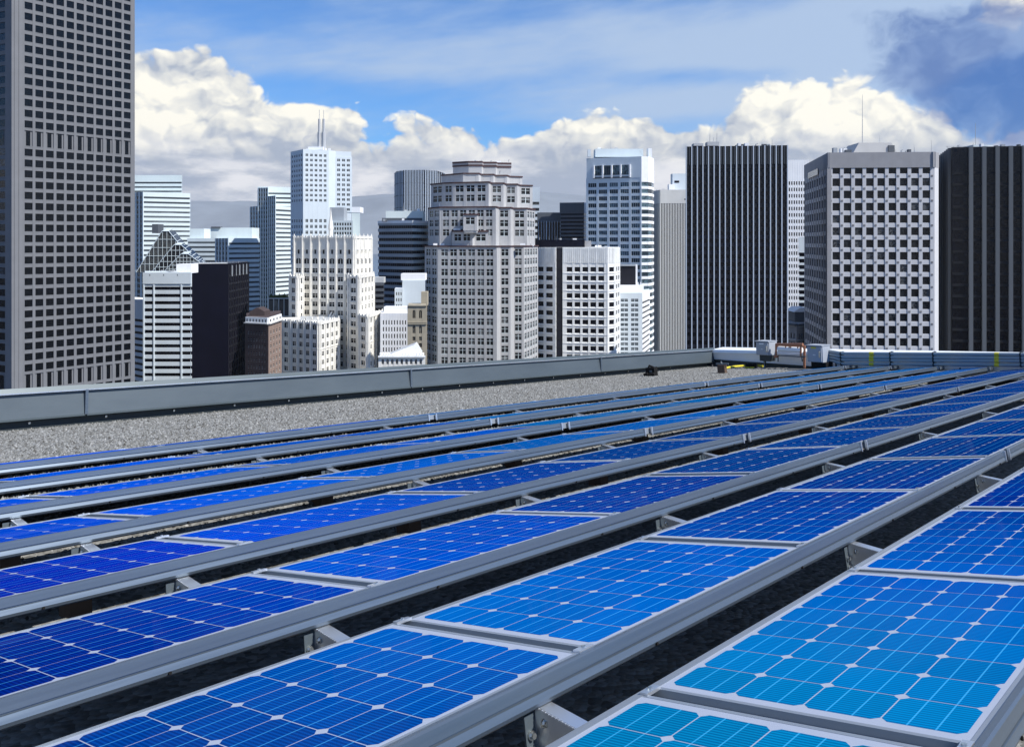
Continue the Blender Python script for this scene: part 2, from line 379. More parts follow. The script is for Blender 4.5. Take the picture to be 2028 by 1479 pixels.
def mast(B, px, y0, y1, D, r0=.22, r1=.06, name='antenna', part=True):
    x, y = XY(px, D); b = MB(); z0, z1 = ZZ(y0, D), ZZ(y1, D)
    b.tube([(x, y, z0-1), (x, y, (z0+z1)/2), (x, y, z1)], [r0, (r0+r1)/2, r1], m_mast, 6)
    link(name, b.mesh(name, B.loc), B.root)
def clutter(B, x0, x1, y, D, n, h=1.4):
    for i in range(n):
        px = random.uniform(x0, x1); d = D+random.uniform(1, 7); x, yy = XY(px, d); z = ZZ(y, D); b = MB(); q = random.random(); hh = h*random.uniform(.5, 1.3)
        if q < .5: b.cbox((x, yy, z+hh/2-.2), (random.uniform(.7, 2.4), random.uniform(.7, 1.6), hh+.4), random.choice((m_grey, m_white, m_roofg, m_dkgrey)))
        elif q < .8: b.tube([(x, yy, z-.4), (x, yy, z+hh*.8), (x+.5, yy, z+hh)], .18, m_mast, 6)
        else: b.tube([(x, yy, z-.4), (x, yy, z+hh*2.4)], [.09, .03], m_mast, 5)
        link('roof_vent', b.mesh('roof_vent', B.loc), B.root)
def roof_box(B, name, x0, x1, y0, y1, D, dep, mat, slope=0.0):
    (xa, ya), (xb, yb) = XY(x0, D), XY(x1, D); z0, z1 = ZZ(y0, D), ZZ(y1, D); b = MB(); s = slope*(xb-xa)
    b.hexa([(xa, ya, z0), (xb, ya, z0), (xb, ya+dep, z0), (xa, ya+dep, z0), (xa+s, ya+.02, z1), (xb-s, ya+.02, z1), (xb-s, ya+dep, z1), (xa+s, ya+dep, z1)], mat)
    link(name, b.mesh(name, B.loc), B.root)

G_TOWER = glass('window_glass_tower', (.004, .005, .007), (.055, .062, .075), .78)
# 1. dark granite tower, left edge
B = Bld('office_tower', 'dark granite tower with a grid of small square windows, cut off by the left edge', [(-170, 268), (24, 245), (264, 275)], -190, m_granite, 40, ref=1)
for fi, cols, ml, mr in ((0, 8, 1.5, 0), (1, 11, 0, .2)):
    F = B.face(fi); fh = pxw(21.6, 245); ml = ml or F.W*.078; mr = F.W*(.040 if fi == 0 else .02); rows = []; z = ZZ(-178, 245)
    slots = [ZZ(280, 250), ZZ(752, 262)]
    while z > ZZ(800, 245):
        s = [q for q in slots if z-fh*1.55 < q < z]
        if s and not any(abs(r[0]-s[0]) < fh*2 for r in rows if len(r) > 2): rows.append((z-fh*.80, fh*1.42, .52, 'slot')); z -= fh*1.62
        else: rows.append((z-fh*.5, fh*.66)); z -= fh
    B.grid(F, cols, rows, .74, ml, mr, .34, 'plain', G_TOWER, m_granite, pmat=m_granite_lt if fi == 0 else m_granite, proud=.06)
    for r in rows:                      # sill courses
        B.fbox('string_course', F, ml*.3, F.W-mr*.3, r[0]-r[1]/2-.16, r[0]-r[1]/2-.02, .0, .32, m_granite_lt)
F = B.face(1)
for c in (.012, .045): B.fbox('corner_pier', F, F.W*c, F.W*(c+.026), ZZ(800, 245), B.z1-.2, .34, .48, m_granite_lt)
B.done()

# 2. far pale tower, two steps
def banded(name, label, plan, ytop, D, pitch, wall, nrow, top=10, faces=(0,), hf=.42, gm=G_GREY, vface=None, vcols=4, depth=30, vtop=None, rec=.35):
    B = Bld(name, label, plan, ytop, wall, depth, ref=len(plan)-1)
    for fi in faces:
        F = B.face(fi); fh = pxw(pitch, F.D)
        B.bands(F, B.rows(B.z1-pxw(top, F.D), nrow, fh, hf), .15, F.W-.15, rec, gm)
    if vface is not None:
        F = B.face(vface); fh = pxw(pitch, F.D)
        B.grid(F, vcols, B.rows(B.z1-pxw(vtop or top, F.D), nrow, fh, .62), .66, .2, .2, .6, 'plain', G_DARK, m_paledk, mat=m_paledk, pmat=wall)
    return B
B = banded('office_tower', 'far pale green banded tower with a set-back top, right of the granite tower', [(250, 690), (284, 672), (376, 690)], 383, 690, 9.4, m_pale, 24, 6, (1,), .40, G_GREY, 0, 5)
pl = [XY(250, 700), XY(360, 700)]; z0 = B.z1; z1 = ZZ(347, 700); B.solid('upper_storeys', pl, z0, z1, m_pale, 24); F = Face(*pl)
B.bands(F, B.rows(z1-pxw(11, 700), 3, pxw(8.6, 700), .42), .2, F.W-.2, .35, G_GREY, z1=z1, z0=z0, part='upper_wall'); B.done()
# 3. stepped glass-roofed block in front of it
B = Bld('stepped_building', 'pale building with stepped gabled glass roofs above the white banded block', [(262, 505), (300, 480), (420, 505)], 540, m_paledk, 26, ref=1)
for fi, c in ((0, 4), (1, 12)):
    F = B.face(fi); B.grid(F, c, B.rows(B.z1-.4, 14, pxw(11, F.D), .68), .72, .1, .1, .45, 'plain', G_DARK, m_pale2, pmat=m_pale2, mat=m_paledk)
for k, (xa, xp, xb, yp, D) in enumerate(((270, 328, 400, 458, 492), (300, 352, 420, 485, 486), (322, 366, 425, 503, 481))):
    za, zp = B.z1-.3, ZZ(yp, D); (x0, _), (x1, _), (x2, _) = XY(xa, D), XY(xp, D), XY(xb, D); b = MB(); dy = 9
    b.poly([(x0, D, za), (x2, D, za), (x1+2.0, D, zp), (x1-2.0, D, zp)], G_DARK); b.poly([(x0, D, za), (x1-2, D, zp), (x1-2, D+dy, zp), (x0, D+dy, za)], G_DARK); b.poly([(x2, D, za), (x1+2, D, zp), (x1+2, D+dy, zp), (x2, D+dy, za)], G_DARK)
    b.poly([(x1-2, D, zp), (x1+2, D, zp), (x1+2, D+dy, zp), (x1-2, D+dy, zp)], m_pale2); link('glass_gable', b.mesh('glass_gable', B.loc), B.root)
    b = MB(); r = .20
    for (p, q) in (((x0, za), (x1-2, zp)), ((x1-2, zp), (x1+2, zp)), ((x1+2, zp), (x2, za))):
        b.tube([(p[0], D-.3, p[1]), (q[0], D-.3, q[1])], r, m_pale2, 5)
        for t in np.linspace(0, 1, 9):
            xx, zz_ = p[0]+(q[0]-p[0])*t, p[1]+(q[1]-p[1])*t; b.tube([(xx, D-.25, zz_), (xx+1.4, D+1.5, zz_+1.3)], .16, m_pale2, 4)
    for zf in np.linspace(za, zp, 6)[1:-1]:
        t = (zf-za)/(zp-za); b.tube([(x0+(x1-2-x0)*t, D-.2, zf), (x2+(x1+2-x2)*t, D-.2, zf)], .14, m_pale2, 4)
    for xx in np.linspace(x0, x2, 16)[1:-1]:
        zm = za+(zp-za)*min((xx-x0)/(x1-2-x0), (x2-xx)/(x2-x1-2), 1); b.tube([(xx, D-.2, za), (xx, D-.2, zm)], .12, m_pale2, 4)
    link('gable_frame', b.mesh('gable_frame', B.loc), B.root)
roof_box(B, 'roof_plant', 301, 313, 462, 444, 500, 8, m_dkgrey); B.done()
# 4. two pale banded slabs
B = banded('office_block', 'low pale banded block between the far stepped tower and its taller neighbour', [(372, 655), (440, 655)], 472, 655, 9.2, m_pale2, 20, 4); roof_box(B, 'roof_plant', 376, 404, 474, 453, 665, 15, m_pale); B.done()
B = banded('office_block', 'pale banded block with dark glazed corner behind the black building', [(428, 612), (453, 595), (513, 612)], 472, 605, 9.6, m_pale2, 22, 6, (1,), .42, G_GREY, 0, 4); roof_box(B, 'roof_plant', 417, 499, 474, 451, 625, 18, m_pale); roof_box(B, 'roof_vent', 418, 436, 452, 449, 624, 5, m_dkgrey); B.done()
KD = 1.3
# 5. tall pale slab with stepped dark bays
B = Bld('office_tower', 'tall pale tower with stepped dark glazed bays left of the white twin-mast tower', [(496, 655), (512, 640), (531, 636), (546, 628), (577, 645)], 408, m_pale, 30, ref=3)
steps = [(0, 409, 3), (1, 372, 4), (2, 388, 4), (3, 404, 5)]
for fi, yt, c in steps[:3]:
    F = B.face(fi); z1 = ZZ(yt, F.D); B.solid('bay', [B.pl[fi], B.pl[fi+1]], GROUND, z1, m_pale, 22)
    B.grid(F, c, B.rows(z1-.6, 28, pxw(8.8, F.D), .66), .66, .15, .15, .5, 'plain', G_DARK, m_pale, z1=z1, part='bay_wall', mat=m_paledk, pmat=m_pale)
pl = [XY(531, 645), XY(577, 650)]; z1 = ZZ(370, 645); B.solid('slab', pl, GROUND, z1, m_pale, 20); F = Face(*pl); B.bands(F, B.rows(z1-pxw(9, 645), 4, pxw(8.8, 645), .42), .2, F.W, .35, G_GREY, z1=z1, part='slab_wall')
F = B.face(3); B.bands(F, B.rows(B.z1-pxw(4, F.D), 24, pxw(8.8, F.D), .42), .2, F.W-.2, .35, G_GREY)
pl = [XY(510, 652), XY(535, 652)]; B.solid('slab', pl, ZZ(415, 652), ZZ(370, 652), m_pale, 18); B.done(400)
KD = 1.0
# 6. white tower with twin masts
B = Bld('office_tower', 'tall white tower topped by twin steel masts', [(577, 560), (601, 545), (650, 552), (664, 556), (696, 560)], 296, m_bluewh, 26, ref=1)
fh = pxw(9.9, 548)
for fi, c, n in ((0, 5, 11), (1, 5, 11)):
    F = B.face(fi); B.grid(F, c, B.rows(B.z1-pxw(6, 548), 10, fh, .5)+B.rows(B.z1-pxw(6+9.9*13, 548), 8, pxw(11.5, 548), .55), .55, .6, .6, .35, 'double', G_DARK, m_bluewh)
F = B.face(2); B.fbox('wall', F, 0, F.W, ZZ(640, 555), B.z1-.3, 0, .3, m_bluewh)
F = B.face(3); B.fbox('shoulder', F, -.2, F.W, B.z1-pxw(18, 555), B.z1-.2, -6, -5.5, m_bluewh)
B.grid(F, 3, B.rows(ZZ(313, 558), 11, fh, .52), .60, .5, .5, .35, 'double', G_DARK, m_bluewh, z1=ZZ(311, 558))
clutter(B, 604, 660, 296, 552, 6)
roof_box(B, 'roof_plant', 610, 640, 297, 291, 552, 10, m_white)
for px in (632.5, 641):
    b = MB(); x, y = XY(px, 555); zs = [ZZ(q, 555) for q in (298, 262, 262, 236, 236, 218)]; rr = [1.25, 1.25, .8, .8, .16, .10]
    for i in (0, 2, 4): b.tube([(x, y, zs[i]-.2), (x, y, zs[i+1])], rr[i], m_mast, 8)
    link('mast', b.mesh('mast', B.loc), B.root)
B.done()
B = Bld('office_block', 'small grey block with punched windows in front of the twin-mast tower', [(655, 505), (698, 505)], 437, m_pale2, 15)
F = B.face(0); B.grid(F, 8, B.rows(B.z1-.8, 6, pxw(9, 505), .6), .6, .3, .3, .3, 'plain', G_DARK, m_pale2); roof_box(B, 'upper_block', 653, 681, 438, 411, 510, 10, m_grey); B.done()
B = Bld('office_block', 'narrow plain pale slab with white cap, right of the twin-mast tower', [(697, 520), (713, 520)], 421, m_pale, 12); roof_box(B, 'cap', 697, 713, 421.2, 410, 519.8, 12, m_white); B.done()
KD = 1.25
# 7. white banded block and its neighbours, lower left
B = Bld('office_block', 'white office block with black window bands and slim columns beside the black building', [(287, 262), (378, 262)], 540, m_bluewh, 20)
F = B.face(0); fh = pxw(14.2, 262); rows = B.rows(ZZ(564, 262), 15, fh, .46)
B.bands(F, rows, .1, F.W-.1, .45, G_BLACK)
for px in (286, 306, 360.5): u = (px-287)/91*F.W; B.piece('column', F, u-.24, u+.24, ZZ(790, 262), ZZ(563, 262), .3, .75, m_bluewh)
B.fbox('attic', F, -.5, F.W+.3, ZZ(562, 262), B.z1+.05, .2, .8, m_bluewh)
for k in range(3): B.fbox('attic', F, F.W*(.12+.3*k), F.W*(.12+.3*k)+.25, ZZ(546, 262), ZZ(543, 262), .8, .86, m_dkgrey)
x0, _ = XY(287, 262); b = MB(); 
clutter(B, 292, 345, 540, 266, 6, .8)
roof_box(B, 'roof_plant', 349, 378, 541, 523, 272, 8, m_white)
xx, yy = XY(350, 268); b.tube([(xx, yy, B.z1), (xx, yy, B.z1+.35)], 3.0, m_roofg, 20); link('helipad', b.mesh('helipad', B.loc), B.root); B.done()
B = Bld('office_block', 'sliver of a white block with dark window bands beside the granite tower', [(255, 285), (288, 278)], 594, m_white, 14)
F = B.face(0); B.bands(F, B.rows(ZZ(628, 281), 12, pxw(12.2, 281), .42), F.W*.35, F.W*.93, .35, G_BLACK); B.done()
KD = 1.55
# 8. black slab
B = Bld('office_tower', 'black slab building with a blank front and ribbed right side', [(377, 236), (451, 240), (491, 262)], 522, m_blk, 20, ref=1)
F = B.face(0); B.fbox('front_cladding', F, 0, F.W+.2, ZZ(800, 240), B.z1, 0, .3, m_blk)
F = B.face(1)
n = 9
for i in range(n+1): u = F.W*i/n; B.piece('mullion', F, u-.12, u+.12, ZZ(800, 250), B.z1-.02, .0, .55, m_blk2)
for i in range(16): z = B.z1-pxw(24, 250)-i*pxw(15, 250); B.fbox('spandrel', F, 0, F.W, z-.4, z+.4, 0, .28, m_blk2)
for i in range(5): u = F.W*(.16+i*.18); B.piece('louvre', F, u, u+.42, B.z1-pxw(25, 250), B.z1-pxw(4, 250), .2, .6, m_grey)
for i in range(9): u = .4+i*2.1; xx = XY(384+i*11, 246); b = MB(); b.tube([(*xx, B.z1), (xx[0]+.2, xx[1], B.z1+.6+.5*random.random())], .08, m_mast, 5); link('roof_vent', b.mesh('roof_vent', B.loc), B.root)
B.fbox('wall', B.face(0), F.W*.05, B.face(0).W, B.z1, B.z1+.25, -8, -.5, m_roofg); B.done()
KD = 1.0
# 9. brick building and dark glass block behind
B = Bld('brick_building', 'brown brick building with white crown between the black slab and the cream gothic tower', [(488, 300), (531, 296), (556, 312)], 629, m_brick_b, 16, ref=1)
for fi, c, mt in ((0, 7, m_brick_b), (1, 4, m_brick_l)):
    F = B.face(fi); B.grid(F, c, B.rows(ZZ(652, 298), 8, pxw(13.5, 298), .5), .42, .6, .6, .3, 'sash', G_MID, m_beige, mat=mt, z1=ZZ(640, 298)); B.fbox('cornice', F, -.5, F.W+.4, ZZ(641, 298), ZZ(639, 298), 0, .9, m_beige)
    B.fbox('crown', F, -.1, F.W, ZZ(640, 298), B.z1, 0, .35, m_white2)
    for i in range(c): B.fbox('crown', F, F.W*(i+.3)/c, F.W*(i+.62)/c, ZZ(637, 298), ZZ(632, 298), .33, .38, m_blk2)
roof_box(B, 'water_tank_house', 494, 524, 630, 617, 304, 7, m_brick_b); roof_box(B, 'tank_roof', 494, 524, 617, 610, 304, 7, m_brick_b, .42); B.done()
B = Bld('glass_block', 'small dark glass block with white mullions behind the brick building', [(532, 395), (573, 395)], 590, m_blk2, 12)
F = B.face(0)
for i in range(5): B.piece('mullion', F, F.W*i/4-.15, F.W*i/4+.15, ZZ(800, 395), B.z1, 0, .4, m_bluewh)
for y in (591, 626, 655, 680): B.fbox('transom', F, 0, F.W, ZZ(y+1, 395), ZZ(y-1, 395), 0, .3, m_bluewh)
for i in range(4): B.win(F, F.W*(i+.5)/4, ZZ(609, 395), F.W/4-.4, pxw(30, 395), 'wide', G_GREY, m_blk2)
for i in range(14):
    x, y = XY(535+i*2.6, 397); b = MB(); b.tube([(x, y, B.z1), (x, y, B.z1+1.2+random.random())], [.5, .15], m_green, 5)
    link('roof_planting', b.mesh('roof_planting', B.loc), B.root)
B.done()

# 10. cream gothic tower, three masses in one building
B = Bld('gothic_tower', 'cream terracotta gothic tower with pinnacles and stepped wings', [(582, 372), (702, 362), (735, 380)], 470, m_cream, 18, ref=1)
def pinnacle(F, u, z, h, s=.55):
    b = MB(); c = F.at(u, .35, z); b.cbox((c[0], c[1], z+h*.2), (s*1.3, s*1.3, h*.4), m_cream); b.tube([(c[0], c[1], z+h*.4), (c[0], c[1], z+h*.55), (c[0], c[1], z+h*.62), (c[0], c[1], z+h)], [s*.62, s*.42, s*.55, s*.06], m_cream, 6, False)
    link('pinnacle', b.mesh('pinnacle', B.loc), B.root)
def gothic(F, cols, ztop, nrow, pitch, ml=.4, mr=.4, attic=True, wf=.62, part='wall', arch=1, pin=True):
    D = F.D; fh = pxw(pitch, D); rows = []; z = ztop
    if attic: z -= pxw(22, D); rows.append((z-fh*.4, fh*.5, .32, 'slot')); z -= fh*1.0
    for i in range(nrow):
        rows.append((z-fh*.5, fh*(.66 if i < arch else .56)) + ((1.0, 'arch') if i < arch else ())); z -= fh*(1.15 if i == 0 and arch else 1.0)
    B.grid(F, cols, rows, wf, ml, mr, .45, 'double', G_DARK, m_cream, z1=ztop, part=part, proud=.14)
    cw = (F.W-ml-mr)/cols
    for c in range(cols+1):
        u = ml+cw*c; B.fbox('buttress', F, u-.28, u+.28, rows[-1][0]-1.2, ztop-.12, .40, .85, m_cream)
        if pin: pinnacle(F, u, ztop-.1, pxw(8, D))
    B.fbox('cornice', F, -.3, F.W+.3, ztop-.55, ztop+.06, .2, .66, m_cream)
    for k in range(cols*3): B.fbox('battlement', F, F.W*(k+.2)/(cols*3), F.W*(k+.75)/(cols*3), ztop+.06, ztop+.7, .2, .6, m_cream)
    z2 = rows[-1][0]
    for r in rows[2::3]: B.fbox('string_course', F, -.2, F.W+.2, r[0]-r[1]/2-.5, r[0]-r[1]/2-.2, .1, .62, m_cream)
gothic(B.face(0), 7, B.z1, 16, 16.6); gothic(B.face(1), 4, B.z1, 16, 16.6, wf=.5)
def mass(plan, ytop, cols, pitch, nrow, part, depth=12, ref=1):
    pl = [XY(*p) for p in plan]; z1 = ZZ(ytop, plan[ref][1]); B.solid(part, pl, GROUND, z1, m_cream, depth)
    for i, c in enumerate(cols): gothic(Face(pl[i], pl[i+1]), c, z1, nrow, pitch, attic=False, wf=.52, part=part)
    return pl, z1
mass([(575, 366), (590, 361), (600, 364)], 548, (1, 1), 16.6, 13, 'shoulder_wall', 8)
mass([(690, 356), (712, 352), (739, 372)], 548, (1, 4), 16.6, 13, 'shoulder_wall', 8)
mass([(712, 345), (729, 340), (756, 360)], 626, (1, 4), 16.6, 8, 'wing_wall', 10)
pl, z1 = mass([(560, 345), (576, 341), (632, 333), (670, 350)], 640, (1, 4, 4), 16.6, 8, 'wing_wall', 14, 2)
for i in range(5):
    x, y = XY(600+i*12, 346); b = MB(); b.cbox((x, y, z1+.6), (1.3+random.random(), 1.5, 1.0+random.random()), m_roofg); link('roof_plant', b.mesh('roof_plant', B.loc), B.root)
x, y = XY(652, 346); b = MB(); b.tube([(x-.8, y, z1), (x+.9, y, z1+3.2)], .3, m_grey, 6); b.tube([(x+.6, y, z1), (x+1.9, y, z1+2.8)], .2, m_grey, 6); link('flue_pipe', b.mesh('flue_pipe', B.loc), B.root)
x, y = XY(655, 378); b = MB(); b.tube([(x, y, B.z1), (x, y, B.z1+3), (x, y, B.z1+4), (x, y, B.z1+9), (x, y, B.z1+13)], [.9, .9, 1.2, .5, .08], m_cream, 8); link('spirelet', b.mesh('spirelet', B.loc), B.root)
B.done(380)

# 11. grey banded tower and dark ribbed drum behind it
B = Bld('office_tower', 'dark ribbed round-cornered tower rising behind the grey banded tower', [(782, 640), (786, 620), (800, 612), (840, 610), (866, 618), (880, 640)], 337, m_dkgrey, 25, ref=2)
for fi, c in ((0, 2), (1, 5), (2, 13), (3, 8), (4, 3)):
    F = B.face(fi)
    for i in range(c): u = F.W*(i+.5)/c; B.piece('fin', F, u-.22, u+.22, ZZ(520, 612), B.z1-.1, 0, .7, m_fin)
    for y in (338, 362, 386, 410): B.fbox('spandrel', F, -.3, F.W+.3, ZZ(y+1.5, 612), ZZ(y, 612), 0, .5, m_blk2)
    B.fbox('glass_wall', F, 0, F.W, ZZ(520, 612), B.z1-1.5, .0, .1, G_BLACK)
for i in range(12): x, y = XY(800+i*5.5, 622); b = MB(); b.tube([(x, y, B.z1), (x+.8*random.uniform(-1, 1), y, B.z1+1.2+random.random())], .12, m_mast, 4); link('roof_vent', b.mesh('roof_vent', B.loc), B.root)
B.done()
B = Bld('office_tower', 'grey tower with black window bands and white roof house beside the brown tower', [(751, 452), (817, 440), (850, 456)], 437, m_grey, 25, ref=1)
for fi in (0, 1):
    F = B.face(fi); B.bands(F, B.rows(B.z1-pxw(6, 440), 24, pxw(12.6, 440), .50), -.1, F.W+.1, .5, G_BLACK, mat=m_grey if fi == 0 else m_pale2)
    B.fbox('parapet', F, -.45, F.W+.45, B.z1-pxw(5, 440), B.z1+.1, .2, .62, m_white)
    for i in range(18 if fi == 0 else 8): u = F.W*(i+.5)/(18 if fi == 0 else 8); B.fbox('mullions', F, u-.07, u+.07, ZZ(790, 440), B.z1-.9, .1, .3, m_dkgrey)
clutter(B, 755, 845, 437, 446, 7); clutter(B, 770, 835, 418, 454, 5)
roof_box(B, 'roof_house', 764, 838, 438, 418, 452, 12, m_pale); roof_box(B, 'roof_house_base', 766, 836, 437.2, 432, 451.5, 12, m_dkgrey); B.done()
# 12. small white buildings between gothic and brown towers
B = Bld('office_block', 'small white block with dark slit windows at the foot of the grey banded tower', [(755, 345), (808, 345)], 620, m_white, 10)
F = B.face(0); B.grid(F, 9, B.rows(ZZ(632, 345), 9, pxw(13.4, 345), .68), .42, .4, .4, .35, 'plain', G_BLACK, m_white); roof_box(B, 'roof_house', 760, 807, 621, 608, 349, 6, m_white); B.done()
B = Bld('office_block', 'small bluish white stepped block beside the stepped brown tower', [(797, 402), (842, 402)], 555, m_bluewh, 10)
F = B.face(0); B.fbox('wall', F, 0, F.W, ZZ(790, 402), B.z1-.2, 0, .25, m_bluewh); roof_box(B, 'roof_house', 794, 842, 555.2, 542, 402.3, 8, m_white)
pl = [XY(783, 399), XY(797, 399)]; B.solid('lower_step', pl, GROUND, ZZ(571, 399), m_white, 10); F = Face(*pl); B.grid(F, 3, B.rows(ZZ(576, 399), 6, pxw(12, 399), .55), .5, .1, .1, .3, 'plain', G_DARK, m_white, z1=ZZ(571, 399), part='lower_step'); B.done()
B = Bld('sandstone_building', 'narrow tan sandstone building with arched windows against the brown tower', [(809, 322), (844, 322)], 604, m_tan, 10)
F = B.face(0); B.grid(F, 2, [(ZZ(622, 322), pxw(16, 322), 1, 'arch'), (ZZ(652, 322), pxw(16, 322), 1, 'arch')]+B.rows(ZZ(664, 322), 6, pxw(13, 322), .6), .46, .9, .9, .4, 'sash', G_DARK, m_tan)
for y in (604, 637, 640): B.fbox('cornice', F, -.3, F.W+.3, ZZ(y+2, 322), ZZ(y, 322), 0, .8, m_tan)
roof_box(B, 'roof_house', 834, 846, 605, 578, 328, 5, m_tan); B.done()
B = Bld('old_building', 'low ornate white building with gabled roof just above the parapet', [(752, 275), (840, 275)], 706, m_cream, 10)
F = B.face(0); B.grid(F, 9, [(ZZ(716, 275), pxw(10, 275), 1, 'arch')], .5, .3, .3, .4, 'plain', G_DARK, m_cream)
B.fbox('cornice', F, -.4, F.W+.4, B.z1-.2, B.z1+.3, 0, 1.0, m_white2)
for i in range(16): B.fbox('balustrade', F, F.W*(i+.2)/16, F.W*(i+.6)/16, B.z1+.3, B.z1+1.1, .3, .7, m_white2)
(x0, _), (x1, _), (x2, _) = XY(770, 280), XY(820, 280), XY(832, 280); b = MB(); b.poly([(x0, 280, B.z1), (x1, 280, B.z1+3.2), (x1, 288, B.z1+3.2), (x0, 288, B.z1)], m_roofg); b.poly([(x1, 280, B.z1+3.2), (x2, 280, B.z1), (x2, 288, B.z1), (x1, 288, B.z1+3.2)], m_roofg); b.poly([(x0, 280, B.z1), (x2, 280, B.z1), (x1, 280, B.z1+3.2)], m_white2); link('gable_roof', b.mesh('gable_roof', B.loc), B.root); B.done()
B = Bld('office_block', 'dark low block in the gap between gothic tower and grey banded tower', [(730, 420), (760, 420)], 560, m_dkgrey, 10)
F = B.face(0); B.bands(F, B.rows(ZZ(563, 420), 12, pxw(11, 420), .5), .1, F.W-.1, .3, G_BLACK); roof_box(B, 'roof_deck', 728, 760, 560.2, 549, 425, 6, m_roofg); B.done()

KD = 1.33
# 13. stepped brown tower
B = Bld('office_tower', 'stepped grey brown tower with sawtooth corners and dark red cornices in the middle', [(843, 322), (868, 312), (868.5, 309), (983, 305), (990, 313), (1010, 313), (1017, 321), (1036, 321), (1064, 340)], 487, m_brown, 24, ref=3)
fh = pxw(19.4, 308)
G_BR = glass('window_glass_bronze', (.006, .007, .009), (.15, .15, .15), .74)
def tier(plan, ytop, ybot, specs, part, off=0.0, kind='double'):
    pl = [XY(*p) for p in plan]; Dm = min(p[1] for p in plan); z1, z0 = ZZ(ytop, Dm), ZZ(ybot, Dm)
    if part != 'wall': B.solid(part, pl, z0-1, z1, m_brown, 20)
    for fi, c in enumerate(specs):
        F = Face(pl[fi], pl[fi+1])
        n = int((z1-z0-.5)/fh)
        if c: B.grid(F, c, [(r[0], r[1]) for r in B.rows(z1-1.0, n, fh, .70)], .72, F.W*.03, F.W*.03, .35, kind if c < 6 or F.W > 15 else 'sash', G_BR, m_pale2, z1=z1, z0=z0, proud=.10, part=part)
        else: B.fbox(part, F, -.15, F.W+.15, z0, z1-.04, 0, .33, m_brown)
        B.fbox('cornice', F, -.45, F.W+.45, z1-.55, z1+.12, .1, .72, m_brtrim)
tier([(843, 322), (868, 312), (868.5, 309), (983, 305), (990, 313), (1010, 313), (1017, 321), (1036, 321), (1064, 340)], 487, 800, (2, 0, 6, 0, 1, 0, 1, 5), 'wall')
tier([(850, 326), (872, 316), (981, 312), (987, 319), (1010, 319), (1016, 326), (1042, 326), (1058, 338)], 409, 487, (2, 6, 0, 1, 0, 1, 3), 'second_tier')
tier([(897, 309), (935, 307), (939, 310), (966, 310)], 457, 487, (2, 0, 1), 'centre_bay')
tier([(919, 305), (944, 305), (946, 307)], 424, 457, (1, 0), 'centre_bay_top')
tier([(855, 331), (880, 324), (898, 322), (967, 318), (972, 324), (996, 324), (1001, 330), (1023, 330), (1028, 336), (1053, 338)], 360, 409, (1, 1, 3, 0, 1, 0, 1, 0, 1), 'third_tier')
tier([(876, 337), (918, 328), (947, 328), (952, 333), (976, 333), (980, 338), (1003, 338), (1008, 343), (1033, 345)], 343, 361, (2, 1, 0, 1, 0, 1, 0, 1), 'fourth_tier')
pl = [(897, 345), (928, 341), (954, 341), (957, 344), (982, 344), (985, 347), (1012, 348)]
q = [XY(*p) for p in pl]; z0, z1 = ZZ(344, 341), ZZ(319, 341); B.solid('crown', q, z0-1, z1, m_brown, 12)
for fi in range(6):
    F = Face(q[fi], q[fi+1])
    for k, mt in enumerate((m_brtrim, m_gridg, m_brtrim)): B.fbox('crown', F, -.2, F.W+.2, z1-.95*(k+1), z1-.95*k-.12, 0, .3+.1*(k == 0), mt)
for x0, x1, y, D in ((858, 866, 486, 316), (872, 880, 486, 312), (898, 912, 456, 312), (1030, 1040, 486, 318), (870, 885, 408, 326)): roof_box(B, 'roof_plant', x0, x1, y, y-4, D, 2, m_white)
clutter(B, 903, 1008, 319, 344, 7, .9); clutter(B, 850, 868, 487, 318, 3, .9); clutter(B, 1035, 1058, 487, 326, 3, .9)
x, y = XY(952, 350); b = MB(); b.tube([(x, y, z1), (x, y, z1+1.2)], .3, m_mast, 6); link('roof_vent', b.mesh('roof_vent', B.loc), B.root)
B.done(330)
KD = 1.3
# 14. slivers and dark blocks behind
B = Bld('office_tower', 'sliver of a pale blue tower showing right of the stepped brown tower', [(1050, 520), (1068, 520)], 371, m_bluewh, 12)
F = B.face(0); B.bands(F, B.rows(B.z1-pxw(26, 520), 10, pxw(12, 520), .5), .2, F.W-.1, .35, G_DARK); B.done()
B = Bld('office_block', 'dark block with white pinstripes behind the white round-cornered building', [(1064, 480), (1112, 480)], 421, m_dkgrey, 14)
F = B.face(0); B.fbox('glass_wall', F, 0, F.W, ZZ(560, 480), ZZ(440, 480), 0, .15, G_BLACK)
for i in range(9): u = F.W*(i+.5)/9; B.piece('fin', F, u-.16-.3*(i == 3), u+.16, ZZ(560, 480), ZZ(438, 480), .1, .6, m_fin)
B.done()
B = Bld('office_block', 'dark grey louvred block left of the tall blue white tower', [(1110, 470), (1156, 466), (1166, 480)], 401, m_dkgrey, 14, ref=1)
for fi, mt in ((0, m_dkgrey), (1, m_white)):
    F = B.face(fi); B.bands(F, B.rows(ZZ(421, 468), 9, pxw(7.6, 468), .5), .1, F.W-.1, .5, G_BLACK, mat=mt)
for i in range(24): F = B.face(0); u = F.W*(i+.5)/24; B.fbox('attic_ribs', F, u-.1, u+.1, ZZ(420, 468), B.z1-.1, .5, .65, m_charc)
B.done()
KD = 1.45
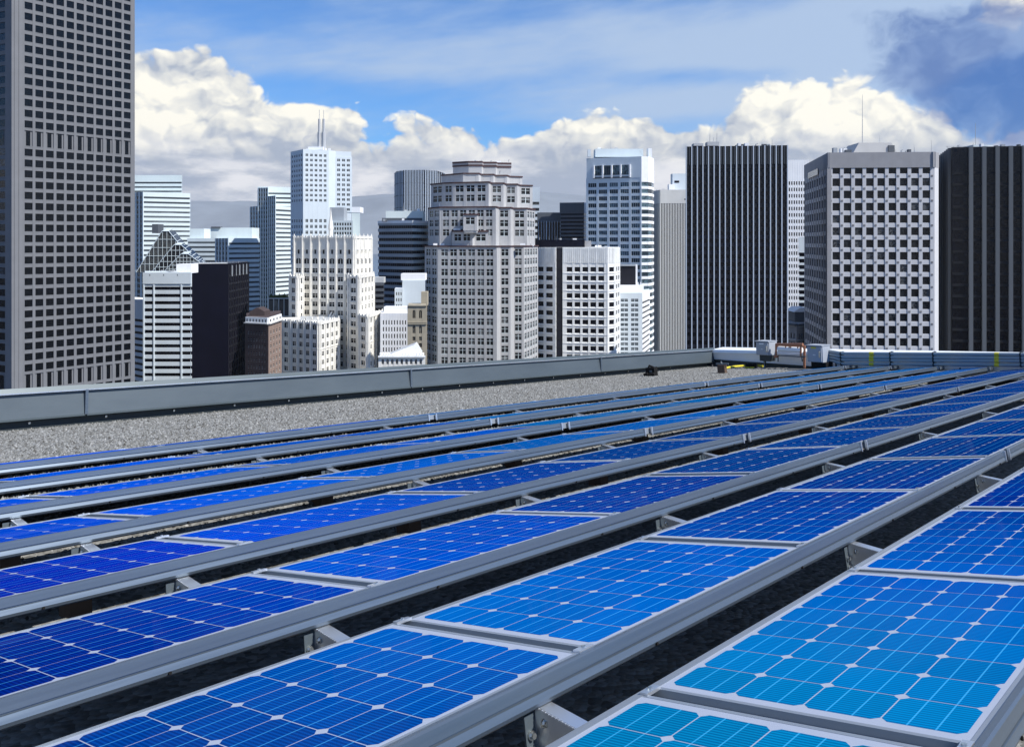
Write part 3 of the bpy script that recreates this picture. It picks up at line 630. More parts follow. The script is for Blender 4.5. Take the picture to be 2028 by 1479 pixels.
# 15. tall blue white tower
B = Bld('office_tower', 'tall blue white tower with rounded corner and four big dormer windows near its top', [(1162, 402), (1270, 392), (1283, 393), (1290, 397), (1294, 404)], 310, m_bluewh, 24, ref=1)
F = B.face(0); fh = pxw(13.6, 396)
nr = 30; rows = B.rows(ZZ(359, 396), nr, fh, .60)
B.grid(F, 5, rows, .76, .3, 0.0, .4, 'wide', G_BLUE, m_bluewh, z1=ZZ(352, 396), proud=.08)
for fi in (1, 2, 3):
    G = B.face(fi); B.bands(G, rows, -.1, G.W+.1, .38, G_BLUE, m_white, z1=ZZ(352, 396))
u0, u1 = F.W*.14, F.W*.80
B.fbox('wall', F, 0, u0, ZZ(353, 396), B.z1, 0, .45, m_bluewh); B.fbox('wall', F, u1, F.W+.3, ZZ(353, 396), B.z1-.02, 0, .45, m_bluewh); B.fbox('wall', F, u0-.05, u1+.05, ZZ(327, 396), B.z1-.04, 0, .42, m_bluewh)
for i in range(5): u = u0+(u1-u0)*i/4; B.piece('dormer_pier', F, u-.5, u+.5, ZZ(352, 396), ZZ(327, 396), 0, 1.5, m_white)
for i in range(4): B.win(F, u0+(u1-u0)*(i+.5)/4, ZZ(337, 396), (u1-u0)/4-1.0, pxw(19, 396), 'bay', G_BLUE, m_dkgrey)
B.fbox('sill', F, u0-.4, u1+.4, ZZ(353, 396), ZZ(350, 396), 0, .8, m_dkgrey)
for fi in (1, 2, 3): G = B.face(fi); B.fbox('wall', G, -.2, G.W+.2, ZZ(352, 396), B.z1-.05, 0, .38, m_white)
roof_box(B, 'roof_house', 1179, 1274, 311, 295, 404, 12, m_pale2); roof_box(B, 'corner_turret', 1164, 1170, 311, 296, 399, 3, m_bluewh); roof_box(B, 'corner_turret', 1284, 1291, 311, 294, 404, 8, m_white)
clutter(B, 1180, 1270, 295, 406, 8, 1.2); mast(B, 1209, 296, 277, 408, .15, .06); x, y = XY(1276, 400); b = MB(); b.tube([(x, y, B.z1), (x-3, y, B.z1+5.2)], .12, m_mast, 5); link('davit', b.mesh('davit', B.loc), B.root); B.done()
KD = 1.7
# 16. white round-cornered building
B = Bld('office_block', 'white building with rounded corner bays, dark roof band and a dark vertical slot', [(1060, 285), (1100, 281), (1116, 281), (1203, 279), (1217, 281), (1226, 290)], 490, m_white2, 22, ref=3)
fh = pxw(17.3, 281)
for fi, c, wf in ((0, 2, .72), (2, 5, .72), (3, 1, .78), (4, 2, .66)):
    F = B.face(fi); B.grid(F, c, B.rows(ZZ(525, 281), 15, fh, .56), wf, F.W*.05, F.W*.05, .55, 'sash' if fi == 9 else 'plain', G_BLACK, m_white2, proud=.16)
    for r in B.rows(ZZ(525, 281), 15, fh, .56): B.fbox('string_course', F, -.2, F.W+.2, r[0]-r[1]/2-.75, r[0]-r[1]/2-.5, 0, .72, m_white)
    k = max(2, int(F.W/1.1))
    for i in range(k): B.fbox('attic_flutes', F, F.W*(i+.1)/k, F.W*(i+.7)/k, ZZ(521, 281), B.z1-.15, .5, .68, m_white2)
F = B.face(1); B.fbox('slot', F, .2, F.W-.2, ZZ(800, 281), B.z1-.05, 0, .2, m_blk2)
for i in range(16): z = ZZ(515, 281)-i*fh; B.fbox('slot', F, .2, F.W-.2, z-.5, z+.5, .2, .35, m_charc2)
clutter(B, 1175, 1220, 490, 286, 6, 1.0); clutter(B, 1065, 1150, 475, 288, 8, .9)
roof_box(B, 'roof_band', 1058, 1158, 491, 475, 284, 14, m_blk); roof_box(B, 'roof_house', 1158, 1171, 491, 477, 286, 8, m_gridg); B.done()
KD = 1.7
# 17. low blue white block and dark roof screen
B = Bld('office_block', 'low white block with a large dark roof screen right of the round-cornered building', [(1220, 300), (1271, 300), (1286, 318)], 580, m_bluewh, 14, ref=1)
F = B.face(0)
B.grid(F, 2, B.rows(ZZ(590, 300), 14, pxw(9.6, 300), .62), .70, F.W*.12, F.W*.08, .4, 'double', G_GREY, m_bluewh)
F1 = B.face(1); B.bands(F1, B.rows(ZZ(592, 308), 12, pxw(10, 308), .4), .3, F1.W-.3, .3, G_DARK, mat=m_white)
roof_box(B, 'roof_screen', 1222, 1259, 566, 527, 312, 2, m_blk2); roof_box(B, 'screen_frame', 1259, 1262.5, 567, 524, 312, 4, m_white); roof_box(B, 'screen_cap', 1220, 1259, 527, 524, 311.6, 3, m_grey)
roof_box(B, 'roof_parapet', 1226, 1275, 580.5, 566, 306, 10, m_white)
for i in range(7): roof_box(B, 'balustrade_post', 1238+i*5, 1239.5+i*5, 568, 559, 313, .3, m_white)
B.done()
KD = 1.8
# 18. striped beige tower
B = Bld('office_tower', 'beige tower of fine vertical ribs left of the black pinstriped tower', [(1294, 350), (1308, 340), (1362, 340)], 376, m_beige, 24, ref=1)
for fi, c in ((0, 5), (1, 17)):
    F = B.face(fi); B.fbox('glass_wall', F, 0, F.W, ZZ(800, 340), ZZ(403, 340), 0, .15, G_BLACK)
    for i in range(c+1): u = F.W*i/c; B.piece('rib', F, u-F.W/c*.25, u+F.W/c*.25, ZZ(790, 340), ZZ(402, 340), .1, .55, m_beige)
    B.fbox('attic', F, -.2, F.W+.2, ZZ(403, 340), B.z1-.03, 0, .66, m_beige)
F = B.face(1); B.fbox('slot', F, F.W*.86, F.W*.98, ZZ(396, 340), ZZ(394, 340), .6, .7, m_blk)
clutter(B, 1300, 1330, 376, 344, 5, 1.2)
roof_box(B, 'roof_house', 1332, 1362, 377, 344, 352, 8, m_bluewh); roof_box(B, 'roof_house', 1325, 1336, 377, 365, 350, 6, m_white); roof_box(B, 'louvre', 1336, 1345, 362, 358, 351.9, .2, m_blk); B.done()
KD = 0.85
m_fin2 = stone('silver_fin_narrow', (.52, .57, .63), .05, .2, .5)
# 19. black pinstriped tower
B = Bld('office_tower', 'black glass tower with silver vertical fins', [(1358, 286), (1560, 282)], 288, m_blk, 26)
F = B.face(0); B.fbox('glass_wall', F, .1, F.W-.1, ZZ(800, 284), B.z1-.2, 0, .2, G_BLACK); n = 18
for i in range(n+1):
    u = F.W*(.004+.992*i/n); B.piece('fin', F, u-.15, u+.15, ZZ(800, 284), B.z1, .1, .55, m_fin2)
fh = pxw(15.5, 284)
for i in range(32):
    z = ZZ(330, 284)-i*fh; B.piece('spandrel', F, .1, F.W-.1, z-.55, z+.55, .18, .34, m_charc2 if i < 9 else m_blk2)
for i in range(n): 
    for q in (.33, .66): u = F.W*(i+q)/n; B.fbox('attic_louvres', F, u-.06, u+.06, ZZ(326, 284), B.z1-.3, .2, .5, m_charc)
roof_box(B, 'cooling_unit', 1374, 1393, 289, 284, 294, 3, m_mast); roof_box(B, 'cooling_unit', 1401, 1424, 289, 281, 294, 3, m_mast)
clutter(B, 1430, 1550, 288, 288, 9, .9)
for px, y in ((1406, 266), (1413, 272), (1420, 264)): mast(B, px, 286, y, 295, .12, .07)
B.done()
KD = 1.0
# 20. white punched tower, banded block and ornate old building in the gap
B = Bld('office_tower', 'white tower with small square windows in the gap right of the black finned tower', [(1555, 420), (1600, 420)], 317, m_white, 18)
F = B.face(0); B.grid(F, 9, B.rows(ZZ(357, 420), 34, pxw(12.6, 420), .6), .56, .2, .2, .4, 'plain', G_BLACK, m_white); B.done(340)
B = Bld('office_block', 'dark banded block with pale cap seen against the left side of the white grid tower', [(1583, 372), (1610, 372)], 470, m_grey, 10)
F = B.face(0); B.bands(F, B.rows(ZZ(498, 372), 14, pxw(12.4, 372), .62), .1, F.W-.1, .3, G_BLACK, mat=m_bluewh); B.done()
B = Bld('old_building', 'dark ornate stone building with arched cornice below the white punched tower', [(1560, 300), (1578, 296), (1612, 302)], 642, m_gridg, 10, ref=1)
for fi, c in ((0, 3), (1, 7)):
    F = B.face(fi); B.grid(F, c, [(ZZ(664, 298), pxw(11, 298), 1, 'arch'), (ZZ(684, 298), pxw(13, 298)), (ZZ(705, 298), pxw(12, 298))], .5, .2, .2, .4, 'plain', G_BLACK, m_beige); B.fbox('cornice', F, -.4, F.W+.4, B.z1-.5, B.z1+.1, 0, 1.1, m_charc); B.fbox('cornice', F, -.4, F.W+.4, ZZ(673, 298), ZZ(671, 298), 0, .9, m_beige)
    for i in range(c*3): B.fbox('brackets', F, F.W*(i+.2)/(c*3), F.W*(i+.6)/(c*3), B.z1-1.1, B.z1-.5, 0, .8, m_beige)
roof_box(B, 'roof_house', 1574, 1612, 642, 618, 304, 8, m_charc); roof_box(B, 'gable_roof', 1572, 1612, 618, 610, 303.5, 9, m_white, .3); B.done()
G_BR2 = glass('window_glass_smoke', (.006, .007, .009), (.09, .095, .10), .78)
# 21. white grid tower
B = Bld('office_tower', 'pale concrete tower with a deep square window grid and a mast on its roof', [(1597, 292), (1643, 252), (1846, 250), (1853, 252)], 328, m_gridw, 30, ref=2)
F = B.face(1); fh = pxw(24.3, 251); u0 = pxw(0, 251); rows = B.rows(ZZ(325, 251), 19, fh, .66)
B.grid(F, 9, rows, .68, 0.2, .2, .50, 'plain', G_BR2, m_gridw, proud=.16)
cw = (F.W-.4)/9
for c in range(10):
    for r in rows[:17]:
        z = r[0]-fh*.5; u = .2+cw*c; B.piece('boss', F, u-.27, u+.27, z-.27, z+.27, .48, .58, m_joint)
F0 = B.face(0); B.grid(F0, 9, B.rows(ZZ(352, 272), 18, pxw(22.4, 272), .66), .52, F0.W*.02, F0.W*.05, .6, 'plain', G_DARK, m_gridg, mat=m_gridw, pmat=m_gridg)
F2 = B.face(2); B.fbox('corner_pier', F2, .1, F2.W+.5, ZZ(800, 251), B.z1, 0, .64, m_gridw)
zt = ZZ(302, 251)
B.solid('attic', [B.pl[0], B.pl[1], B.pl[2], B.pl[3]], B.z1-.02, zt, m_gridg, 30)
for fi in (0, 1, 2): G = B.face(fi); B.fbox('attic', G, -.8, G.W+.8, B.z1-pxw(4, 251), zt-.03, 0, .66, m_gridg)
B.piece('plant_opening', F0, F0.W*.22, F0.W*.66, ZZ(349, 272), ZZ(337, 272), .9, .98, G_BLACK)
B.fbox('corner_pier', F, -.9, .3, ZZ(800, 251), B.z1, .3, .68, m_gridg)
roof_box(B, 'roof_house', 1690, 1777, 303, 283, 262, 9, m_beige, .13); roof_box(B, 'roof_hatch', 1760, 1772, 301, 288, 261.6, 1, m_charc)
clutter(B, 1650, 1690, 302, 256, 5); clutter(B, 1780, 1845, 302, 256, 6); mast(B, 1708, 284, 188, 264, .14, .05); mast(B, 1742, 284, 268, 266, .06, .03); B.done(320)
# 22. charcoal tower at the right edge
B = Bld('office_tower', 'charcoal tower with grey piers and a finned left side, cut off by the right edge', [(1853, 300), (1885, 262), (2110, 256)], 292, m_charc2, 30, ref=1)
F = B.face(0)
for i in range(9): u = F.W*(i+.5)/9; B.piece('fin', F, u-.55, u+.55, ZZ(800, 280), B.z1, 0, .8, m_charc)
F = B.face(1); fh = pxw(22.3, 259)
B.fbox('glass_wall', F, 0, F.W, ZZ(800, 259), B.z1-.3, 0, .15, G_BLACK)
pitch = pxw(24.2, 259); u = pxw(29, 259); k = 0
while u < F.W-.5:
    B.piece('pier', F, u+pitch*.05, u+pitch*.36, ZZ(800, 259), B.z1, .1, .95, m_charc); 
    for i in range(18): B.win(F, u+pitch*.70, ZZ(342, 259)-fh*(i+.5)+.3, pitch*.52, fh*.62, 'plain', G_BLUE if random.random() < .6 else G_BLACK, m_charc2)
    u += pitch; k += 1
for i in range(22): z = ZZ(342, 259)-i*fh; B.piece('spandrel', F, .1, F.W, z-.38, z+.38, .14, .45, m_charc2)
for i in range(18): B.win(F, pxw(15, 259), ZZ(345, 259)-fh*(i+.5), pxw(24, 259), fh*.6, 'plain', G_BLACK, m_charc2)
clutter(B, 1890, 2025, 292, 264, 10, 1.0)
roof_box(B, 'roof_house', 1928, 1966, 293, 287, 268, 8, m_pale2); mast(B, 1932, 290, 244, 270, .12, .05)
b = MB()
for px in (1876, 1888, 1900, 1912): x, y = XY(px, 272); b.tube([(x, y, B.z1), (x, y, B.z1+1.4)], .08, m_mast, 4)
b.tube([(*XY(1874, 272), B.z1+1.4), (*XY(1914, 272), B.z1+1.4)], .08, m_mast, 4); link('roof_rail', b.mesh('roof_rail', B.loc), B.root); B.done(320)
# ------------------------------------------------------------------ the roof: frame of the solar rows
E1 = Vector((0.67115896, 0.73869964, -0.0621972)).normalized()        # along the rows
E2 = Vector((-0.74083942, 0.66536484, -0.09190524)); E2 = (E2-E1*E2.dot(E1)).normalized()   # across, away from the camera
E3 = E1.cross(E2)
PO = Vector((0.2921, 1.5803, -0.81976))                                # back corner of the cells, row 0, panel 0
DROW, PITCH = 0.65641, 0.9972
CU, CW = 0.11276, 0.127                                                # cell pitch along / across
WV = Vector((-0.74012*math.cos(-.1906), 0.67247*math.cos(-.1906), math.sin(-.1906)))
WV = (WV-E1*WV.dot(E1)).normalized(); NV = E1.cross(WV)                # panel plane: E1, WV (towards the back), NV normal
QO = PO-WV*(4.143*CW)-E3*0.0513                                        # underside of the front rail, row 0
ROT_ROOF = Matrix((E1, E2, E3)).transposed().to_4x4(); ROT_PAN = Matrix((E1, WV, NV)).transposed().to_4x4()
def gravel_drop(v): t = min(max((v-2.75)/1.15, 0), 1); return 0.34-0.322*t*t*(3-2*t)
def RP(u, v, w=0.0): return QO+E1*u+E2*v+E3*(w-gravel_drop(v))         # point on the gravel, w above it
M_roof = Matrix.Translation(QO) @ ROT_ROOF
DROP = gravel_drop(9.0)
def on_roof(px, py, drop=None):                                        # photo pixel -> (u, v) on the flat gravel
    r = Vector(((px-CX)/FPX, 1, (HY-py)/FPX)); q = QO-E3*(DROP if drop is None else drop); P = r*(q.dot(E3)/r.dot(E3))-q
    return P.dot(E1), P.dot(E2)
m_alu = metal('brushed_aluminium', (.135, .168, .205), .33, .60, .16, 5.0, (.4, 14, 14))
m_alu_bright = metal('bright_aluminium', (.74, .75, .76), .30, .85, .10, 9.0)
m_galv = metal('galvanised_sheet', (.080, .100, .114), .48, .25, .22, 2.2, (.6, 3, 2.0), .15)  # grey darkened: shade of the long parapet put into the colour
m_galv_dark = metal('galvanised_sheet_dark', (.034, .042, .044), .55, .3, .25, 2.4, (.6, 3, 2.0), .15)  # darkest sheet: overhang shade put into the base course colour
m_galv_cap = metal('galvanised_coping', (.080, .100, .108), .45, .3, .22, 2.4, (.6, 2, 2))
m_white_sheet = stone('white_painted_sheet', (.80, .82, .83), .06, 1.2, .45)
m_steel = metal('zinc_bolt', (.62, .62, .58), .22, .95, .10, 40)
m_frame = stone('panel_backsheet', (.35, .385, .46), .05, 3.0, .5, .2)
m_fr_al = metal('panel_frame_aluminium', (.33, .36, .39), .42, .5, .08, 6.0)
m_box = stone('enclosure_grey_paint', (.33, .35, .38), .05, 3.0, .5, .4)
m_pipe = metal('galvanised_conduit', (.30, .335, .34), .34, .3, .10, 3.0)
m_yel = stone('yellow_tape', (.62, .52, .05), .15, 12.0, .6)
m_cop = metal('rusty_copper_pipe', (.36, .16, .09), .55, .35, .3, 14)
m_wood = stone('weathered_wood_block', (.11, .075, .055), .3, 8.0, .9)
m_black = stone('black_rubber', (.012, .011, .010), .3, 10.0, .7)
m_lblw = stone('printed_label_white', (.80, .80, .78), .03, 9.0, .6)
m_brick = stone('red_brown_block', (.22, .07, .045), .25, 9.0, .9)

def cell_material():
    m, t, p = base_mat('solar_cell')
    oi = t.n.new('ShaderNodeObjectInfo'); tc = t.n.new('ShaderNodeTexCoord').outputs['Object']
    s = t.n.new('ShaderNodeSeparateXYZ'); t.l.new(tc, s.inputs[0])
    x = t.m('FRACT', t.m('DIVIDE', s.outputs[0], CU)); y = t.m('FRACT', t.m('DIVIDE', s.outputs[1], CW))
    fing = t.m('FRACT', t.m('MULTIPLY', x, 13.0))
    fl = t.sstep(t.m('ABSOLUTE', t.m('SUBTRACT', fing, .5)), .18, .34)
    bb = None
    for c in (1/3., 2/3.):
        k = t.m('LESS_THAN', t.m('ABSOLUTE', t.m('SUBTRACT', y, c)), .0105); bb = k if bb is None else t.m('MAXIMUM', bb, k)
    n = t.noise(tc, 9.0, 3.0)
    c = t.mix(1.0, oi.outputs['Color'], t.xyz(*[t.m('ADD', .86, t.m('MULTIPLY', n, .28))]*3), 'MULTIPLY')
    dark = t.mix(1.0, c, (.55, .58, .64, 1), 'MULTIPLY')
    c2 = t.mix(fl, dark, c)
    c3 = t.mix(t.m('MULTIPLY', bb, .55), c2, t.mix(.55, c, (.10, .62, 1.0, 1)))
    t.l.new(c3, p.inputs['Base Color']); p.inputs['Roughness'].default_value = .16; p.inputs['Specular IOR Level'].default_value = .0
    p.inputs['Coat Weight'].default_value = .03; p.inputs['Coat IOR'].default_value = 1.35; p.inputs['Coat Roughness'].default_value = .04
    return m
m_cell = cell_material()

# gravel bed: one rolling sheet, its stones scattered over what the photograph shows of it
def gravel_material():
    m, t, p = base_mat('roof_gravel')
    tc = t.n.new('ShaderNodeTexCoord').outputs['Object']
    v = t.n.new('ShaderNodeTexVoronoi'); v.inputs['Scale'].default_value = 42.0; t.l.new(tc, v.inputs['Vector'])
    g = t.n.new('ShaderNodeRGBToBW'); t.l.new(v.outputs['Color'], g.inputs[0])
    c = t.mix(g.outputs[0], (.068, .066, .06, 1), (.29, .288, .272, 1)); t.l.new(c, p.inputs['Base Color']); p.inputs['Roughness'].default_value = .9
    b = t.n.new('ShaderNodeBump'); b.inputs['Strength'].default_value = .8; b.inputs['Distance'].default_value = .012
    t.l.new(t.m('SUBTRACT', 1.0, v.outputs['Distance']), b.inputs['Height']); t.l.new(b.outputs[0], p.inputs['Normal'])
    return m
def pebble_material():
    m, t, p = base_mat('gravel_stones')
    at = t.n.new('ShaderNodeAttribute'); at.attribute_name = 'tone'
    cr = t.n.new('ShaderNodeValToRGB'); el = cr.color_ramp.elements
    el[0].position = 0; el[0].color = (.05, .045, .035, 1); el[1].position = 1; el[1].color = (.50, .48, .43, 1)
    for q, c in ((.3, (.155, .152, .138, 1)), (.55, (.232, .23, .215, 1)), (.8, (.32, .318, .305, 1))):
        k = el.new(q); k.color = c
    t.l.new(at.outputs['Fac'], cr.inputs[0]); t.l.new(cr.outputs[0], p.inputs['Base Color']); p.inputs['Roughness'].default_value = .85
    return m
V_PAR = on_roof(0, 855)[1]                                             # foot line of the long parapet
U_COR = on_roof(1423, 726)[0]
uE, vE = on_roof(2300, 742)                                            # end wall heads this way from the corner
def build_roof():
    b = MB(); us = np.linspace(-6, U_COR+.6, 30); vs = np.linspace(-4, V_PAR+.35, 110); g = gravel_material()
    for j in range(len(vs)-1):
        for i in range(len(us)-1):
            b.poly([RP(us[i], vs[j]), RP(us[i+1], vs[j]), RP(us[i+1], vs[j+1]), RP(us[i], vs[j+1])], g)
    dk = stone('roof_slab_concrete', (.2, .2, .2))
    ring = [RP(-6, -4, -.02), RP(U_COR+.6, -4, -.02), RP(U_COR+.6, V_PAR+.35, -.02), RP(-6, V_PAR+.35, -.02)]
    for i in range(4):
        a, c = ring[i], ring[(i+1) % 4]; b.poly([a, c, (c.x, c.y, GROUND), (a.x, a.y, GROUND)], dk)
    tag(link('roof', b.mesh('roof')), kind='structure')
    # loose stones
    n = 130000; r = RNG.random
    u = -5+r(n*2)*(U_COR+5); v = 3.0+r(n*2)*(V_PAR-3.0)
    keep = []
    for i in range(len(u)):
        P = RP(u[i], v[i]); 
        if P.y < .5: continue
        X = CX+FPX*P.x/P.y
        if -60 < X < 1560 and P.y < 17: keep.append(i)
        if len(keep) >= n: break
    u = u[keep]; v = v[keep]; k = len(u)
    sz = (.0055+.0075*r(k)**1.8); t = np.clip((v-2.75)/1.15, 0, 1); drop = .34-.322*t*t*(3-2*t)
    base = np.array([(1, 0, 0), (0, 1, 0), (-1, 0, 0), (0, -1, 0), (0, 0, .72), (.55, .55, .42)]) [:5]
    ang = r(k)*6.283; sx = sz*(.8+.6*r(k)); sy = sz*(.7+.5*r(k)); szz = sz*(.7+.7*r(k))
    co = np.zeros((k, 5, 3)); ca, sa = np.cos(ang), np.sin(ang)
    jit = 1+.45*(r((k, 5))-.5)
    lx = base[None, :, 0]*sx[:, None]*jit; ly = base[None, :, 1]*sy[:, None]*jit
    q0 = np.array(QO); e1, e2, e3 = map(np.array, (E1, E2, E3))
    U = u[:, None]+lx*ca[:, None]-ly*sa[:, None]; Vv = v[:, None]+lx*sa[:, None]+ly*ca[:, None]
    Wz = base[None, :, 2]*szz[:, None]*jit*1.25-drop[:, None]+.0005
    co = q0+U[..., None]*e1+Vv[..., None]*e2+Wz[..., None]*e3
    tri = np.array([(0, 1, 4), (1, 2, 4), (2, 3, 4), (3, 0, 4)])
    F = (np.arange(k)[:, None, None]*5+tri[None]).reshape(-1, 3)
    me = bpy.data.meshes.new('gravel'); me.vertices.add(k*5); me.vertices.foreach_set('co', co.reshape(-1))
    me.loops.add(len(F)*3); me.loops.foreach_set('vertex_index', F.reshape(-1)); me.polygons.add(len(F))
    me.polygons.foreach_set('loop_start', np.arange(len(F))*3); me.update(calc_edges=True)
    at = me.attributes.new('tone', 'FLOAT', 'POINT'); at.data.foreach_set('value', np.repeat(np.clip(RNG.normal(.40, .20, k), 0, 1), 5))
    me.materials.append(pebble_material())
    tag(link('gravel', me), 'pale grey and tan gravel spread over the flat roof', 'gravel', kind='stuff')
build_roof()

def roof_mesh(name, b, parent=None): return link(name, b.mesh(name), parent)
# ---- long parapet along the left edge: base course, fascia sheets with seams, coping
def z_over(px, py, u, v):       # height above the gravel at (u, v) that shows on photo row py
    P = RP(u, v); zt = (HY-py)/FPX*P.y; return (zt-P.z)/E3.z
def build_parapet():
    u0, u1 = -5.5, U_COR; v = V_PAR; ua, va = on_roof(700, 790)
    H = z_over(0, 770, *on_roof(0, 855)); Hf = z_over(0, 831, *on_roof(0, 855))
    P0 = RP(u0, v); R = Matrix.Translation(RP((u0+u1)/2, v)) @ ROT_ROOF
    root = link('parapet_wall'); root.matrix_world = R
    tag(root, 'long grey sheet metal parapet wall along the far edge of the gravel roof', 'parapet')
    L = u1-u0; h0 = Hf*.92
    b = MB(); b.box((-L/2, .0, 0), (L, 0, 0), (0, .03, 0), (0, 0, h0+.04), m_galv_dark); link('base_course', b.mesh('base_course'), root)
    b = MB(); b.box((-L/2, -.022, -.004), (L, 0, 0), (0, .02, 0), (0, 0, .02), m_galv_dark); link('drip_flashing', b.mesh('drip_flashing'), root)
    seams = [u0]+[on_roof(x, 855-130*x/1423.)[0] for x in (163, 807, 1185)]+[u1]
    for i in range(len(seams)-1):
        a, c = seams[i]-(u0+u1)/2, seams[i+1]-(u0+u1)/2
        b = MB(); k = random.uniform(-.003, .003)
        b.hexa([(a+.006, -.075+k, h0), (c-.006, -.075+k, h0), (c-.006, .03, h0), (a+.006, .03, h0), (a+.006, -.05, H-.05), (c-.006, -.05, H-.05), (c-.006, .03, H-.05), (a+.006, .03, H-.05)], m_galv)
        b.box((a+.006, -.080+k, h0-.012), (c-a-.012, 0, 0), (0, .02, 0), (0, 0, .016), m_galv_cap)
        link('fascia_sheet', b.mesh('fascia_sheet'), root)
        if i: 
            b = MB(); b.box((a-.012, -.086, h0), (.024, 0, 0), (0, .03, 0), (0, 0, H-h0-.05), m_alu); link('seam_cover', b.mesh('seam_cover'), root)
    b = MB(); b.hexa([(-L/2, -.075, H-.05), (L/2, -.075, H-.05), (L/2, .30, H-.05), (-L/2, .30, H-.05), (-L/2, -.06, H-.008), (L/2, -.06, H-.008), (L/2, .30, H-.03), (-L/2, .30, H-.03)], m_galv_cap)
    b.box((-L/2, -.081, H-.056), (L, 0, 0), (0, .012, 0), (0, 0, .010), m_alu_bright)
    link('coping', b.mesh('coping'), root)
    b = MB(); b.box((-L/2, .031, -.2), (L, 0, 0), (0, .24, 0), (0, 0, H+.10), m_galv_dark); link('core', b.mesh('core'), root)
    m = MB(); m.tube([(0, 0, 0), (0, -.012, 0)], .011, m_steel, 6); me = m.mesh('screw'); k = 0
    u = -L/2+.5
    while u < L/2: 
        link('screw', me, root, Matrix.Translation((u, -.001, h0*.55))); u += .62
    return H
H_PAR = build_parapet()
# ---- end wall: white sheet, faces the camera
C0 = RP(U_COR, V_PAR); P1 = RP(uE, vE)
WX = Vector((P1.x-C0.x, P1.y-C0.y, P1.z-C0.z)); LW = WX.length; WX.normalize()
WY = Vector((-WX.y, WX.x, 0)).normalized(); WZ = WX.cross(WY)
M_W = Matrix.Translation(C0) @ Matrix((WX, WY, WZ)).transposed().to_4x4()
def wall_xz(px, py, off=0.0):                                          # photo pixel -> coordinates on the end wall, off in front of it
    r = Vector(((px-CX)/FPX, 1, (HY-py)/FPX)); q = C0-WY*off; P = r*(q.dot(WY)/r.dot(WY))-C0
    return P.dot(WX), P.dot(WZ)
def build_end_wall():
    root = link('end_wall'); root.matrix_world = M_W
    tag(root, 'low white sheet metal parapet across the end of the roof, behind the conduits', 'parapet')
    x0, zt = wall_xz(1424, 693); _, zm = wall_xz(1480, 716)
    _, zt2 = wall_xz(2028, 698)
    b = MB(); b.hexa([(0, 0, zm), (LW, 0, zm), (LW, .3, zm), (0, .3, zm), (0, -.02, zt-.05), (LW, -.02, zt2-.05), (LW, .3, zt2-.05), (0, .3, zt-.05)], m_white_sheet); link('fascia_sheet', b.mesh('fascia_sheet'), root)
    b = MB(); b.hexa([(0, -.05, zt-.05), (LW, -.05, zt2-.05), (LW, .32, zt2-.05), (0, .32, zt-.05), (0, -.03, zt), (LW, -.03, zt2), (LW, .32, zt2+.02), (0, .32, zt+.02)], m_white_sheet); link('coping', b.mesh('coping'), root)
    b = MB(); b.box((0, .03, -.5), (LW, 0, 0), (0, .25, 0), (0, 0, zm+.48), m_galv); b.box((0, -.03, zm-.012), (LW, 0, 0), (0, .05, 0), (0, 0, .012), m_galv_dark); link('base_course', b.mesh('base_course'), root)
    for px in (1655, 1760, 1900):
        x, _ = wall_xz(px, 710); b = MB(); b.box((x, -.026, zm), (.02, 0, 0), (0, .02, 0), (0, 0, zt-zm-.05), m_galv); link('seam_cover', b.mesh('seam_cover'), root)
build_end_wall()
def wall_thing(name, label, cat, group=None):
    r = link(name); r.matrix_world = M_W; return tag(r, label, cat, group)
